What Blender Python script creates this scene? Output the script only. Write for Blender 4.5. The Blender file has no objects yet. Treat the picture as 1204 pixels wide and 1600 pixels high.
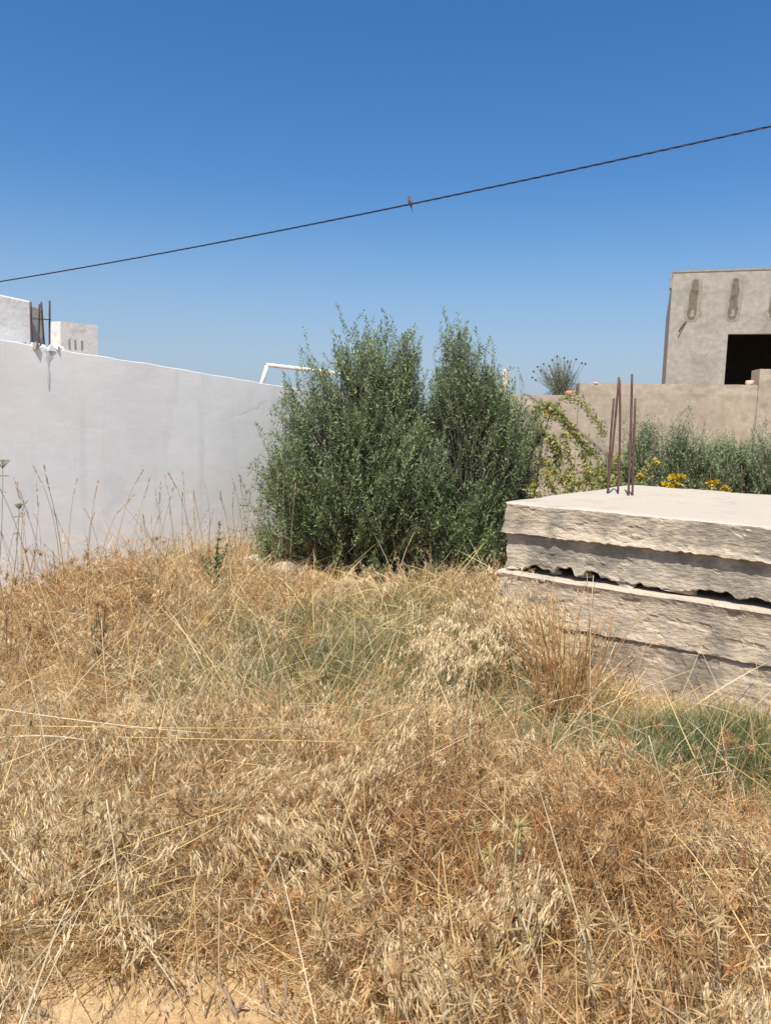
import bpy, bmesh, math, random
import numpy as np
from mathutils import Matrix, Vector

SC = bpy.context.scene
COL = SC.collection
rng = np.random.default_rng(7)
random.seed(7)

# ------------------------------------------------------------------ camera
cam_d = bpy.data.cameras.new("camera")
cam = bpy.data.objects.new("camera", cam_d)
COL.objects.link(cam)
cam_d.sensor_fit = 'VERTICAL'
cam_d.sensor_height = 36.0
cam_d.sensor_width = 27.09
cam_d.lens = 27.0
cam_d.clip_start = 0.05
cam_d.clip_end = 3000.0
cam.matrix_world = (Matrix.Translation((0, 0, 1.6))
                    @ Matrix.Rotation(math.radians(90 - 6.65), 4, 'X')
                    @ Matrix.Rotation(math.radians(1.6), 4, 'Z'))
SC.camera = cam

# ------------------------------------------------------------------ sky + sun
SUN_EL = 61.0
SUN_DIR = np.array([-0.30, -0.95])          # horizontal direction towards the sun
SUN_DIR = SUN_DIR / np.linalg.norm(SUN_DIR)
w = bpy.data.worlds.new("World")
SC.world = w
w.use_nodes = True
nt = w.node_tree
sky = nt.nodes.new("ShaderNodeTexSky")
sky.sky_type = 'NISHITA'
sky.sun_disc = False
sky.sun_elevation = math.radians(SUN_EL)
sky.sun_rotation = math.atan2(SUN_DIR[0], SUN_DIR[1])
sky.altitude = 0
sky.air_density = 1.0
sky.dust_density = 1.5
sky.ozone_density = 4.0
bg = nt.nodes["Background"]
bg.inputs["Strength"].default_value = 0.105
hsv = nt.nodes.new("ShaderNodeHueSaturation")
hsv.inputs["Saturation"].default_value = 1.3
hsv.inputs["Hue"].default_value = 0.502
nt.links.new(sky.outputs[0], hsv.inputs["Color"])
# pale haze low in the sky, the same all round
tcw = nt.nodes.new("ShaderNodeTexCoord"); sxw = nt.nodes.new("ShaderNodeSeparateXYZ")
nt.links.new(tcw.outputs["Generated"], sxw.inputs[0])
mrw = nt.nodes.new("ShaderNodeMapRange"); mrw.interpolation_type = 'SMOOTHSTEP'
mrw.inputs["From Min"].default_value = -0.05; mrw.inputs["From Max"].default_value = 0.30
mrw.inputs["To Min"].default_value = 0.85; mrw.inputs["To Max"].default_value = 0.0
nt.links.new(sxw.outputs[2], mrw.inputs[0])
mxw = nt.nodes.new("ShaderNodeMix"); mxw.data_type = 'RGBA'
mxw.inputs[7].default_value = (2.75, 3.45, 4.6, 1)
nt.links.new(mrw.outputs[0], mxw.inputs[0]); nt.links.new(hsv.outputs[0], mxw.inputs[6])
nt.links.new(mxw.outputs[2], bg.inputs[0])

sun_d = bpy.data.lights.new("sun", 'SUN')
sun_d.energy = 4.2
sun_d.angle = math.radians(0.55)
sun_d.color = (1.0, 0.95, 0.87)
sun = bpy.data.objects.new("sun", sun_d)
COL.objects.link(sun)
tosun = Vector((SUN_DIR[0] * math.cos(math.radians(SUN_EL)), SUN_DIR[1] * math.cos(math.radians(SUN_EL)), math.sin(math.radians(SUN_EL))))
sun.rotation_euler = tosun.to_track_quat('Z', 'Y').to_euler()
sun.location = (-6, -8, 16)

SC.view_settings.view_transform = 'Standard'
SC.view_settings.look = 'None'
SC.view_settings.gamma = 1.0
SC.view_settings.exposure = 0.47
SC.cycles.max_bounces = 5
SC.cycles.diffuse_bounces = 3
SC.cycles.transparent_max_bounces = 4
SC.cycles.use_denoising = True


# ------------------------------------------------------------------ helpers
def tag(o, label=None, cat=None, group=None, kind=None):
    if label: o["label"] = label
    if cat: o["category"] = cat
    if group: o["group"] = group
    if kind: o["kind"] = kind
    return o


def empty(name, loc=(0, 0, 0), rz=0.0):
    o = bpy.data.objects.new(name, None)
    o.location = loc
    o.rotation_euler = (0, 0, rz)
    o.empty_display_size = 0.1
    COL.objects.link(o)
    return o


def link(name, me, mat=None, parent=None):
    o = bpy.data.objects.new(name, me)
    if mat and not me.materials:
        me.materials.append(mat)
    COL.objects.link(o)
    if parent is not None:
        o.parent = parent
    return o


def copy_tree(o, parent=None):
    c = o.copy()
    COL.objects.link(c)
    c.parent = parent
    for ch in o.children:
        copy_tree(ch, c)
    return c


def hash3(ix, iy, iz, seed):
    h = (ix.astype(np.int64) * 374761393 + iy.astype(np.int64) * 668265263 + iz.astype(np.int64) * 2147483647 + seed * 1274126177) & 0xFFFFFFFF
    h = ((h ^ (h >> 13)) * 1274126177) & 0xFFFFFFFF
    h = ((h ^ (h >> 16)) * 2246822519) & 0xFFFFFFFF
    return ((h ^ (h >> 15)) & 0xFFFFFF) / float(0xFFFFFF)


def vnoise(x, y, z=None, seed=0):
    """value noise in -1..1"""
    x = np.asarray(x, float); y = np.asarray(y, float) + 0 * x
    z = np.zeros_like(x) if z is None else np.asarray(z, float) + 0 * x
    ix, iy, iz = np.floor(x), np.floor(y), np.floor(z)
    fx, fy, fz = x - ix, y - iy, z - iz
    fx, fy, fz = [f * f * (3 - 2 * f) for f in (fx, fy, fz)]
    r = 0
    for dx in (0, 1):
        for dy in (0, 1):
            for dz in (0, 1):
                wgt = (fx if dx else 1 - fx) * (fy if dy else 1 - fy) * (fz if dz else 1 - fz)
                r = r + wgt * hash3(ix + dx, iy + dy, iz + dz, seed)
    return r * 2 - 1


def fbm(x, y, z=None, seed=0, octv=4):
    a, s, r = 1.0, 0.0, 0.0
    x = np.asarray(x, float); y = np.asarray(y, float)
    for k in range(octv):
        f = 2.0 ** k
        r = r + a * vnoise(x * f, y * f, None if z is None else np.asarray(z) * f, seed + k)
        s += a
        a *= 0.5
    return r / s


def tri_mesh(name, V, T, C=None, smooth=False):
    me = bpy.data.meshes.new(name)
    V = np.ascontiguousarray(V, np.float32); T = np.ascontiguousarray(T, np.int32)
    me.vertices.add(len(V)); me.vertices.foreach_set("co", V.ravel())
    me.loops.add(T.size); me.loops.foreach_set("vertex_index", T.ravel())
    me.polygons.add(len(T)); me.polygons.foreach_set("loop_start", np.arange(0, T.size, 3, dtype=np.int32))
    me.update(calc_edges=True)
    if C is not None:
        C4 = np.ones((len(V), 4), np.float32); C4[:, :3] = C
        at = me.attributes.new("col", 'FLOAT_COLOR', 'POINT')
        at.data.foreach_set("color", C4.ravel())
    me.polygons.foreach_set("use_smooth", np.full(len(T), smooth))
    return me


def py_mesh(name, V, F, smooth=False):
    me = bpy.data.meshes.new(name)
    me.from_pydata([tuple(v) for v in V], [], [tuple(f) for f in F])
    me.update()
    if smooth:
        me.polygons.foreach_set("use_smooth", np.full(len(me.polygons), True))
    return me


class Bag:
    """collects triangle pieces with colours into one mesh"""
    def __init__(self):
        self.V, self.T, self.C, self.n = [], [], [], 0

    def add(self, V, T, C):
        self.V.append(np.asarray(V, float)); self.T.append(np.asarray(T, int) + self.n)
        C = np.asarray(C, float)
        if C.ndim == 1: C = np.tile(C, (len(V), 1))
        self.C.append(C); self.n += len(V)

    def mesh(self, name, smooth=False):
        return tri_mesh(name, np.concatenate(self.V), np.concatenate(self.T), np.concatenate(self.C), smooth)


def unit(a):
    return a / np.maximum(np.linalg.norm(a, axis=-1, keepdims=True), 1e-9)


def ribbons(P, D, L, W, curl, droop, nseg, taper=0.7, wig=0.0):
    """curved tapering blades. P,D (N,3), L,W (N,), curl (N,3) added to the direction along the blade"""
    N = len(P); rows = []
    side = unit(np.cross(D, unit(rng.normal(size=(N, 3)))))
    d = unit(D); p = P.copy(); step = (L / nseg)[:, None]
    for k in range(nseg + 1):
        t = k / nseg
        wdt = (W * (1 - t) ** taper * (0.55 + 0.45 * min(1, t * 4)))[:, None]
        if k < nseg:
            rows.append(p - side * wdt * 0.5); rows.append(p + side * wdt * 0.5)
        else:
            rows.append(p.copy())
        dd = d + curl / nseg
        dd[:, 2] -= droop / nseg
        if wig: dd = dd + rng.normal(size=(N, 3)) * wig
        d = unit(dd)
        p = p + d * step
    V = np.stack(rows, 1)                                   # N, 2*nseg+1, 3
    m = 2 * nseg + 1
    tl = []
    for k in range(nseg - 1):
        a = 2 * k
        tl += [(a, a + 1, a + 3), (a, a + 3, a + 2)]
    tl.append((2 * nseg - 2, 2 * nseg - 1, 2 * nseg))
    T = np.array(tl)[None] + (np.arange(N) * m)[:, None, None]
    return V.reshape(-1, 3), T.reshape(-1, 3), m, p


def diamonds(P, A, B, wide=0.45):
    """leaf-shaped rhombs: P base, A long axis vector, B half-width vector"""
    V = np.stack([P, P + A * wide + B, P + A, P + A * wide - B], 1)
    T = np.array([(0, 1, 2), (0, 2, 3)])[None] + (np.arange(len(P)) * 4)[:, None, None]
    return V.reshape(-1, 3), T.reshape(-1, 3), 4


def tube_np(pts, rad, sides=6, cap=True):
    pts = np.asarray(pts, float); n = len(pts)
    rad = np.broadcast_to(np.asarray(rad, float), (n,))
    tg = np.gradient(pts, axis=0); tg = unit(tg)
    ref = np.array([0.31, 0.2, 0.93]) if abs(tg[0][2]) < 0.8 else np.array([0.9, 0.3, 0.1])
    V = []
    for i in range(n):
        a = unit(np.cross(tg[i], ref)); b = np.cross(tg[i], a)
        for k in range(sides):
            th = 2 * math.pi * k / sides
            V.append(pts[i] + rad[i] * (math.cos(th) * a + math.sin(th) * b))
    T = []
    for i in range(n - 1):
        for k in range(sides):
            a0 = i * sides + k; a1 = i * sides + (k + 1) % sides
            T += [(a0, a1, a1 + sides), (a0, a1 + sides, a0 + sides)]
    if cap:
        V += [pts[0], pts[-1]]
        c0, c1 = len(V) - 2, len(V) - 1
        for k in range(sides):
            T.append((c0, (k + 1) % sides, k))
            T.append((c1, (n - 1) * sides + k, (n - 1) * sides + (k + 1) % sides))
    return np.array(V), np.array(T)


def tube_obj(name, pts, rad, mat, parent=None, sides=8):
    V, T = tube_np(pts, rad, sides)
    return link(name, tri_mesh(name, V, T, None, True), mat, parent)


def bez(p0, p1, p2, n=8):
    t = np.linspace(0, 1, n)[:, None]
    p0, p1, p2 = map(np.asarray, (p0, p1, p2))
    return (1 - t) ** 2 * p0 + 2 * t * (1 - t) * p1 + t * t * p2


def box_bm(bm, x0, x1, y0, y1, z0, z1):
    vs = [bm.verts.new(c) for c in ((x0, y0, z0), (x1, y0, z0), (x1, y1, z0), (x0, y1, z0), (x0, y0, z1), (x1, y0, z1), (x1, y1, z1), (x0, y1, z1))]
    for f in ((0, 3, 2, 1), (4, 5, 6, 7), (0, 1, 5, 4), (1, 2, 6, 5), (2, 3, 7, 6), (3, 0, 4, 7)):
        bm.faces.new([vs[i] for i in f])


def bm_obj(name, bm, mat, parent=None, bevel=0.0):
    if bevel:
        bmesh.ops.bevel(bm, geom=bm.edges[:], offset=bevel, segments=2, affect='EDGES', profile=0.6)
    me = bpy.data.meshes.new(name)
    bm.normal_update(); bm.to_mesh(me); bm.free()
    return link(name, me, mat, parent)


def lump(name, loc, size, mat, parent=None, seed=0, rough=0.28, sub=3, flat=1.0):
    bm = bmesh.new()
    bmesh.ops.create_icosphere(bm, subdivisions=sub, radius=1.0)
    co = np.array([v.co[:] for v in bm.verts])
    nrm = 1 + rough * fbm(co[:, 0] * 1.6 + seed, co[:, 1] * 1.6, co[:, 2] * 1.6, seed, 3) * 1.6
    co = co * nrm[:, None]
    co = np.sign(co) * np.abs(co) ** 0.85
    for v, c in zip(bm.verts, co):
        v.co = (c[0] * size[0], c[1] * size[1], c[2] * size[2] * flat)
    me = bpy.data.meshes.new(name); bm.to_mesh(me); bm.free()
    me.polygons.foreach_set("use_smooth", np.full(len(me.polygons), True))
    o = link(name, me, mat, parent); o.location = loc
    return o


def shard(name, loc, size, mat, seed):
    """angular broken piece: a convex hull of a few random points"""
    g = np.random.default_rng(seed); bm = bmesh.new()
    for _ in range(11): bm.verts.new(tuple((g.random(3) * 2 - 1) * np.array(size)))
    bmesh.ops.convex_hull(bm, input=bm.verts[:])
    bmesh.ops.delete(bm, geom=[v for v in bm.verts if not v.link_faces], context='VERTS')
    o = bm_obj(name, bm, mat); o.location = loc; o.rotation_euler = (0, 0, -.62)
    return o


# ------------------------------------------------------------------ materials
def new_mat(name):
    m = bpy.data.materials.new(name); m.use_nodes = True
    n = m.node_tree.nodes; n.clear()
    return m, n, m.node_tree.links


def nd(n, typ, **kw):
    x = n.new(typ)
    for k, v in kw.items():
        if k.startswith("i_"): x.inputs[k[2:].replace("_", " ")].default_value = v
        else: setattr(x, k, v)
    return x


def ramp(n, stops):
    r = n.new("ShaderNodeValToRGB")
    el = r.color_ramp.elements
    while len(el) < len(stops): el.new(0.5)
    for e, (p, c) in zip(el, stops):
        e.position = p; e.color = (*c, 1)
    return r


def rough_mat(name, c1, c2, c3=None, scale=(3, 3, 3), detail=8, bump=0.4, bdist=0.01, bscale=40, rough=0.92, spots=None, topcol=None, stretch2=None):
    """mottled mineral surface: two noise scales for colour, one for relief"""
    m, n, L = new_mat(name)
    out = nd(n, "ShaderNodeOutputMaterial"); p = nd(n, "ShaderNodeBsdfPrincipled")
    p.inputs["Roughness"].default_value = rough
    p.inputs["Specular IOR Level"].default_value = 0.25
    L.new(p.outputs[0], out.inputs[0])
    tc = nd(n, "ShaderNodeTexCoord")
    mp = nd(n, "ShaderNodeMapping"); mp.inputs["Scale"].default_value = scale
    L.new(tc.outputs["Object"], mp.inputs[0])
    n1 = nd(n, "ShaderNodeTexNoise", i_Scale=1.0, i_Detail=float(detail), i_Roughness=0.62)
    L.new(mp.outputs[0], n1.inputs["Vector"])
    r1 = ramp(n, [(0.36, c1), (0.5, c2), (0.64, c3 or c1)])
    L.new(n1.outputs[0], r1.inputs[0])
    mp2 = nd(n, "ShaderNodeMapping"); mp2.inputs["Scale"].default_value = stretch2 or (bscale, bscale, bscale)
    L.new(tc.outputs["Object"], mp2.inputs[0])
    n2 = nd(n, "ShaderNodeTexNoise", i_Scale=1.0, i_Detail=6.0, i_Roughness=0.65)
    L.new(mp2.outputs[0], n2.inputs["Vector"])
    mix = nd(n, "ShaderNodeMix", data_type='RGBA', blend_type='OVERLAY'); mix.inputs[0].default_value = 0.5
    L.new(r1.outputs[0], mix.inputs[6]); L.new(n2.outputs[0], mix.inputs[7])
    col = mix.outputs[2]
    if spots:
        sc, thr, colr = spots
        n3 = nd(n, "ShaderNodeTexNoise", i_Scale=sc, i_Detail=5.0, i_Roughness=0.6)
        L.new(tc.outputs["Object"], n3.inputs["Vector"])
        r3 = ramp(n, [(thr, (0, 0, 0)), (thr + 0.12, (1, 1, 1))])
        L.new(n3.outputs[0], r3.inputs[0])
        m3 = nd(n, "ShaderNodeMix", data_type='RGBA'); m3.inputs[7].default_value = (*colr, 1)
        mm = nd(n, "ShaderNodeMath", operation='MULTIPLY'); mm.inputs[1].default_value = 0.7
        L.new(r3.outputs[0], mm.inputs[0]); L.new(mm.outputs[0], m3.inputs[0])
        L.new(col, m3.inputs[6]); col = m3.outputs[2]
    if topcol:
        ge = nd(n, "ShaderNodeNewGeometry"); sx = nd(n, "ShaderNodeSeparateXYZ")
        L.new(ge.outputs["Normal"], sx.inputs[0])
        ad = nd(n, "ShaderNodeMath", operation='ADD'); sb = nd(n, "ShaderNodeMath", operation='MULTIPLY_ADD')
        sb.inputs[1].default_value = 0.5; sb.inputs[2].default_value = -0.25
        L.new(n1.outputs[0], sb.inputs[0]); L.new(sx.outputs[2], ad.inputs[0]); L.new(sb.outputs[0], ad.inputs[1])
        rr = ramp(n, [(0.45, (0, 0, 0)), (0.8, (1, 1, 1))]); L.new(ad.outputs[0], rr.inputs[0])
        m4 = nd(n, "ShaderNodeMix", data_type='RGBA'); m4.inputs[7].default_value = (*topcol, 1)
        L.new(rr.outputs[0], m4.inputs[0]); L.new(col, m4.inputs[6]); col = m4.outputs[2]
    L.new(col, p.inputs["Base Color"])
    b = nd(n, "ShaderNodeBump"); b.inputs["Strength"].default_value = bump; b.inputs["Distance"].default_value = bdist
    L.new(n2.outputs[0], b.inputs["Height"]); L.new(b.outputs[0], p.inputs["Normal"])
    return m


def leaf_mat(name, trans=0.25, rough=0.6, back=None, gloss=0.25):
    """leaf or blade whose colour is stored per piece; light passes through it"""
    m, n, L = new_mat(name)
    out = nd(n, "ShaderNodeOutputMaterial")
    at = nd(n, "ShaderNodeAttribute", attribute_name="col")
    col = at.outputs["Color"]
    if back:
        ge = nd(n, "ShaderNodeNewGeometry")
        mx = nd(n, "ShaderNodeMix", data_type='RGBA'); mx.inputs[7].default_value = (*back, 1)
        ml = nd(n, "ShaderNodeMath", operation='MULTIPLY'); ml.inputs[1].default_value = 0.75
        L.new(ge.outputs["Backfacing"], ml.inputs[0]); L.new(ml.outputs[0], mx.inputs[0]); L.new(col, mx.inputs[6])
        col = mx.outputs[2]
    p = nd(n, "ShaderNodeBsdfPrincipled"); p.inputs["Roughness"].default_value = rough
    p.inputs["Specular IOR Level"].default_value = gloss
    t = nd(n, "ShaderNodeBsdfTranslucent")
    L.new(col, p.inputs["Base Color"]); L.new(col, t.inputs["Color"])
    ms = nd(n, "ShaderNodeMixShader"); ms.inputs[0].default_value = trans
    L.new(p.outputs[0], ms.inputs[1]); L.new(t.outputs[0], ms.inputs[2]); L.new(ms.outputs[0], out.inputs[0])
    return m


M = {}
M['soil'] = rough_mat('sandy_soil', (.40, .25, .12), (.52, .345, .17), (.57, .41, .23), (1.3, 1.3, 1.3), 9, .9, .02, 30)
M['whitewash'] = rough_mat('whitewash', (.81, .795, .755), (.875, .86, .81), (.83, .815, .775), (.7, .7, .7), 6, .35, .008, 7, .9, spots=(1.3, .64, (.63, .64, .63)), stretch2=(4, 4, 7))
def add_cracks(m, scale=1.1, wdt=.006, amt=.35):
    """hairline cracks and a few trowel lines in the coat"""
    n, L = m.node_tree.nodes, m.node_tree.links
    p = [x for x in n if x.type == 'BSDF_PRINCIPLED'][0]; src = p.inputs["Base Color"].links[0].from_socket
    tc = nd(n, "ShaderNodeTexCoord"); nz = nd(n, "ShaderNodeTexNoise", i_Scale=3.0, i_Detail=6.0)
    L.new(tc.outputs["Object"], nz.inputs["Vector"])
    ad = nd(n, "ShaderNodeMix", data_type='VECTOR'); ad.inputs[0].default_value = .22
    L.new(tc.outputs["Object"], ad.inputs[4]); L.new(nz.outputs["Color"], ad.inputs[5])
    vo = nd(n, "ShaderNodeTexVoronoi", feature='DISTANCE_TO_EDGE', i_Scale=scale); L.new(ad.outputs[1], vo.inputs["Vector"])
    r = ramp(n, [(0.0, (1, 1, 1)), (wdt, (0, 0, 0))]); L.new(vo.outputs["Distance"], r.inputs[0])
    nm = nd(n, "ShaderNodeTexNoise", i_Scale=.9, i_Detail=3.0); L.new(tc.outputs["Object"], nm.inputs["Vector"])
    rm = ramp(n, [(.48, (0, 0, 0)), (.62, (1, 1, 1))]); L.new(nm.outputs[0], rm.inputs[0])
    mu = nd(n, "ShaderNodeMath", operation='MULTIPLY'); L.new(r.outputs[0], mu.inputs[0]); L.new(rm.outputs[0], mu.inputs[1])
    m2 = nd(n, "ShaderNodeMath", operation='MULTIPLY'); m2.inputs[1].default_value = amt; L.new(mu.outputs[0], m2.inputs[0])
    mx = nd(n, "ShaderNodeMix", data_type='RGBA'); mx.inputs[7].default_value = (.3, .29, .27, 1)
    L.new(m2.outputs[0], mx.inputs[0]); L.new(src, mx.inputs[6])
    # faint run-off streaks of grime from the top
    mp = nd(n, "ShaderNodeMapping"); mp.inputs["Scale"].default_value = (5, 5, .35); L.new(tc.outputs["Object"], mp.inputs[0])
    ns = nd(n, "ShaderNodeTexNoise", i_Scale=1.0, i_Detail=5.0, i_Roughness=.6); L.new(mp.outputs[0], ns.inputs["Vector"])
    rs = ramp(n, [(.55, (0, 0, 0)), (.75, (.42, .42, .42))]); L.new(ns.outputs[0], rs.inputs[0])
    my = nd(n, "ShaderNodeMix", data_type='RGBA'); my.inputs[7].default_value = (.56, .56, .54, 1) if 'white' in m.name else (.24, .215, .18, 1)
    L.new(rs.outputs[0], my.inputs[0]); L.new(mx.outputs[2], my.inputs[6])
    last = my.outputs[2]
    if 'cast' in m.name:                                   # air holes and grit of cast concrete
        for sc_, th, amt_, cc in ((48, .20, .75, (.13, .115, .095)), (95, .26, .5, (.62, .56, .47))):
            vp = nd(n, "ShaderNodeTexVoronoi", i_Scale=float(sc_)); L.new(tc.outputs["Object"], vp.inputs["Vector"])
            rp = ramp(n, [(th * .6, (amt_, amt_, amt_)), (th, (0, 0, 0))]); L.new(vp.outputs["Distance"], rp.inputs[0])
            mk = nd(n, "ShaderNodeTexNoise", i_Scale=6.0, i_Detail=3.0); L.new(tc.outputs["Object"], mk.inputs["Vector"])
            rk = ramp(n, [(.45, (0, 0, 0)), (.6, (1, 1, 1))]); L.new(mk.outputs[0], rk.inputs[0])
            mm_ = nd(n, "ShaderNodeMath", operation='MULTIPLY'); L.new(rp.outputs[0], mm_.inputs[0]); L.new(rk.outputs[0], mm_.inputs[1])
            mq = nd(n, "ShaderNodeMix", data_type='RGBA'); mq.inputs[7].default_value = (*cc, 1)
            L.new(mm_.outputs[0], mq.inputs[0]); L.new(last, mq.inputs[6]); last = mq.outputs[2]
    L.new(last, p.inputs["Base Color"])


add_cracks(M['whitewash'])
M['whitewash_old'] = rough_mat('weathered_whitewash', (.66, .65, .61), (.74, .73, .70), (.60, .59, .55), (2, 2, 2), 7, .5, .012, 14, .92, spots=(4, .6, (.45, .44, .41)))
M['grey_render'] = rough_mat('grey_cement_render', (.29, .275, .24), (.36, .34, .295), (.315, .295, .255), (1.1, 1.1, 1.6), 8, .15, .01, 7, .93, spots=(1.6, .6, (.25, .23, .19)))
M['wall_render'] = rough_mat('tan_cement_render', (.36, .30, .225), (.42, .355, .27), (.32, .265, .20), (.9, .9, 2.2), 8, .25, .012, 9, .93, spots=(2.2, .6, (.27, .225, .165)))
add_cracks(M['grey_render'], .8, .005, .5); add_cracks(M['wall_render'], .8, .006, .5)
M['room_shade'] = rough_mat('shade_dark_concrete', (.07, .065, .06), (.10, .09, .08), (.08, .072, .065), (1, 1, 1), 5, .2, .01, 8)  # shade of the room behind the window opening put into the colour
M['damp_mid'] = rough_mat('tan_mortar', (.265, .24, .20), (.30, .275, .235), (.245, .22, .18), (4, 4, 4), 6, .2, .008, 12)
M['damp'] = rough_mat('brown_mortar', (.14, .118, .088), (.18, .155, .118), (.12, .10, .075), (4, 4, 4), 6, .4, .008, 30)
M['damp_pale'] = rough_mat('pale_mortar', (.27, .245, .205), (.31, .285, .24), (.25, .225, .19), (4, 4, 4), 6, .4, .008, 30)
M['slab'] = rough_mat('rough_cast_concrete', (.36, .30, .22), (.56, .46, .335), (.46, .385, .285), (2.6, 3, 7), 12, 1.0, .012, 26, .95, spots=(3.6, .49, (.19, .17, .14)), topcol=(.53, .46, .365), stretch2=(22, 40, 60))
M['slab_shade_grey'] = rough_mat('shade_grey_cast_concrete', (.34, .29, .225), (.52, .44, .335), (.42, .36, .28), (2.4, 3, 6), 12, 1.0, .012, 26, .95, spots=(3.2, .49, (.18, .165, .14)), topcol=(.50, .44, .35), stretch2=(22, 40, 60))  # second slab greyed in its colour to stand for the shade on it
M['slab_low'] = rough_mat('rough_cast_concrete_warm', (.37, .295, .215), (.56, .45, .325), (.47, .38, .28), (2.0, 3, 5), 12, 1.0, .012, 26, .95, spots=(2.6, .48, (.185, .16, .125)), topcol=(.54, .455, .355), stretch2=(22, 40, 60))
for k_ in ('slab', 'slab_shade_grey', 'slab_low'): add_cracks(M[k_], 2.2, .012, .75)
M['block'] = rough_mat('grey_block', (.30, .29, .27), (.36, .35, .33), (.27, .26, .245), (3, 3, 3), 7, .5, .01, 30)
M['stone'] = rough_mat('limestone', (.46, .38, .28), (.56, .47, .35), (.40, .32, .23), (9, 9, 9), 7, .7, .01, 50)
M['pebble'] = rough_mat('ochre_pebble', (.42, .29, .16), (.52, .37, .22), (.38, .26, .15), (20, 20, 20), 5, .5, .004, 90)
M['brickbit'] = rough_mat('broken_clay_brick', (.42, .20, .12), (.50, .27, .17), (.36, .17, .10), (12, 12, 12), 5, .5, .006, 60)
M['pinkbit'] = rough_mat('pale_brick', (.55, .36, .28), (.62, .43, .35), (.50, .31, .24), (12, 12, 12), 5, .5, .006, 60)
M['rust'] = rough_mat('rusted_steel', (.10, .055, .045), (.145, .08, .065), (.075, .045, .038), (40, 40, 12), 6, .6, .003, 160, .85)
M['dark_rust'] = rough_mat('dark_rusted_steel', (.07, .05, .045), (.11, .075, .06), (.06, .045, .04), (40, 40, 12), 6, .6, .003, 160, .85)
M['pipe'] = rough_mat('white_painted_pipe', (.68, .64, .60), (.74, .70, .66), (.62, .55, .49), (5, 5, 5), 5, .2, .002, 60, .5)
M['postwood'] = rough_mat('pale_post', (.48, .36, .28), (.54, .42, .34), (.42, .31, .24), (9, 9, 2), 6, .5, .006, 40)
M['cable'] = rough_mat('black_cable', (.02, .028, .05), (.03, .04, .07), (.022, .03, .055), (8, 8, 8), 3, .1, .001, 60, .45)
M['bark'] = rough_mat('olive_bark', (.13, .11, .085), (.19, .165, .13), (.10, .085, .065), (30, 30, 8), 6, .8, .006, 70)
M['twig'] = rough_mat('dead_wood', (.24, .17, .115), (.31, .225, .155), (.19, .135, .09), (40, 40, 10), 6, .8, .004, 90)
M['olive'] = leaf_mat('olive_leaf', .16, .5, back=(.26, .31, .18), gloss=.4)
M['dry'] = leaf_mat('dry_grass_blade', .28, .65, gloss=.3)
M['green'] = leaf_mat('green_blade', .28, .55)
M['feather'] = rough_mat('brown_feather', (.09, .06, .05), (.14, .095, .08), (.22, .16, .14), (30, 30, 30), 4, .3, .002, 90)


# ------------------------------------------------------------------ ground
def ground_z(x, y):
    x = np.asarray(x, float); y = np.asarray(y, float)
    near = np.exp(-np.maximum(0, np.hypot(x, y - 5) - 9) / 2.5)
    z = near * (0.05 * fbm(x * .55, y * .55, seed=3, octv=3) + 0.018 * fbm(x * 4, y * 4, seed=9, octv=3))
    z = z + 0.16 * np.exp(-(((x + .95) / .55) ** 2 + ((y - 7.75) / .45) ** 2))
    z = z + 0.10 * np.exp(-(((x - .3) / .9) ** 2 + ((y - 6.9) / .4) ** 2))
    z = z + 0.10 * np.exp(-(((x + 2.0) / 1.0) ** 2 + ((y - 6.0) / .9) ** 2))
    return z


def graded(lo, hi, fine_lo, fine_hi, step, grow=1.28):
    a = list(np.arange(fine_lo, fine_hi + 1e-6, step))
    s, v = step, fine_hi
    while v < hi: s *= grow; v += s; a.append(v)
    s, v = step, fine_lo
    while v > lo: s *= grow; v -= s; a.insert(0, v)
    return np.array(a)


gx = graded(-1500, 1500, -5, 5, .05); gy = graded(-600, 2500, .8, 10, .05)
GX, GY = np.meshgrid(gx, gy)
GZ = ground_z(GX, GY)
nx, ny = len(gx), len(gy)
idx = np.arange(nx * ny).reshape(ny, nx)
q = np.stack([idx[:-1, :-1], idx[:-1, 1:], idx[1:, 1:], idx[1:, :-1]], -1).reshape(-1, 4)
me = tri_mesh("ground", np.stack([GX, GY, GZ], -1).reshape(-1, 3), np.concatenate([q[:, [0, 1, 2]], q[:, [0, 2, 3]]]), None, True)
ground = tag(link("ground", me, M['soil']), "sandy yellowish soil under the dry grass", None, None, "structure")

# ------------------------------------------------------------------ white boundary wall (far left to behind the bush)
WA = np.array([-3.36, 6.6]); WD = np.array([.674, .739]); WN = np.array([.739, -.674])   # base point, run direction, face normal


def wpt(s, off, z):
    p = WA + WD * s - WN * off
    return np.array([p[0], p[1], z])


def wall_top(s):
    return 2.215 - .072 * s if s > 0 else 2.215 - .05 * s


def build_white_wall():
    ss = np.arange(-4.0, 8.21, .06)
    V, F = [], []
    for i, s in enumerate(ss):
        zt = wall_top(s) + 0.012 * float(fbm(s * 1.3, 0.3, seed=5, octv=3)) - 0.01 * abs(float(vnoise(s * 7, 1.1, seed=8)))
        zs = np.linspace(-.25, zt, 26)
        prof = [(0, z) for z in zs[:-1]] + [(.001, zt - .004), (.006, zt), (.16, zt - .008), (.2, zt - .03), (.2, -.25)]
        for (o, z) in prof:
            bulge = 0.008 * float(fbm(s * .9, z * .9, seed=21, octv=3)) if o < .05 else 0
            V.append(wpt(s, o + bulge, z))
    m = 25 + 5
    for i in range(len(ss) - 1):
        for k in range(m - 1):
            a = i * m + k
            F.append((a, a + m, a + m + 1, a + 1))
    F.append(tuple(range(m))[::1]); F.append(tuple(range((len(ss) - 1) * m, len(ss) * m))[::-1])
    me = py_mesh("white_wall", V, F, True)
    me.set_sharp_from_angle(angle=math.radians(25))
    return me


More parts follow.
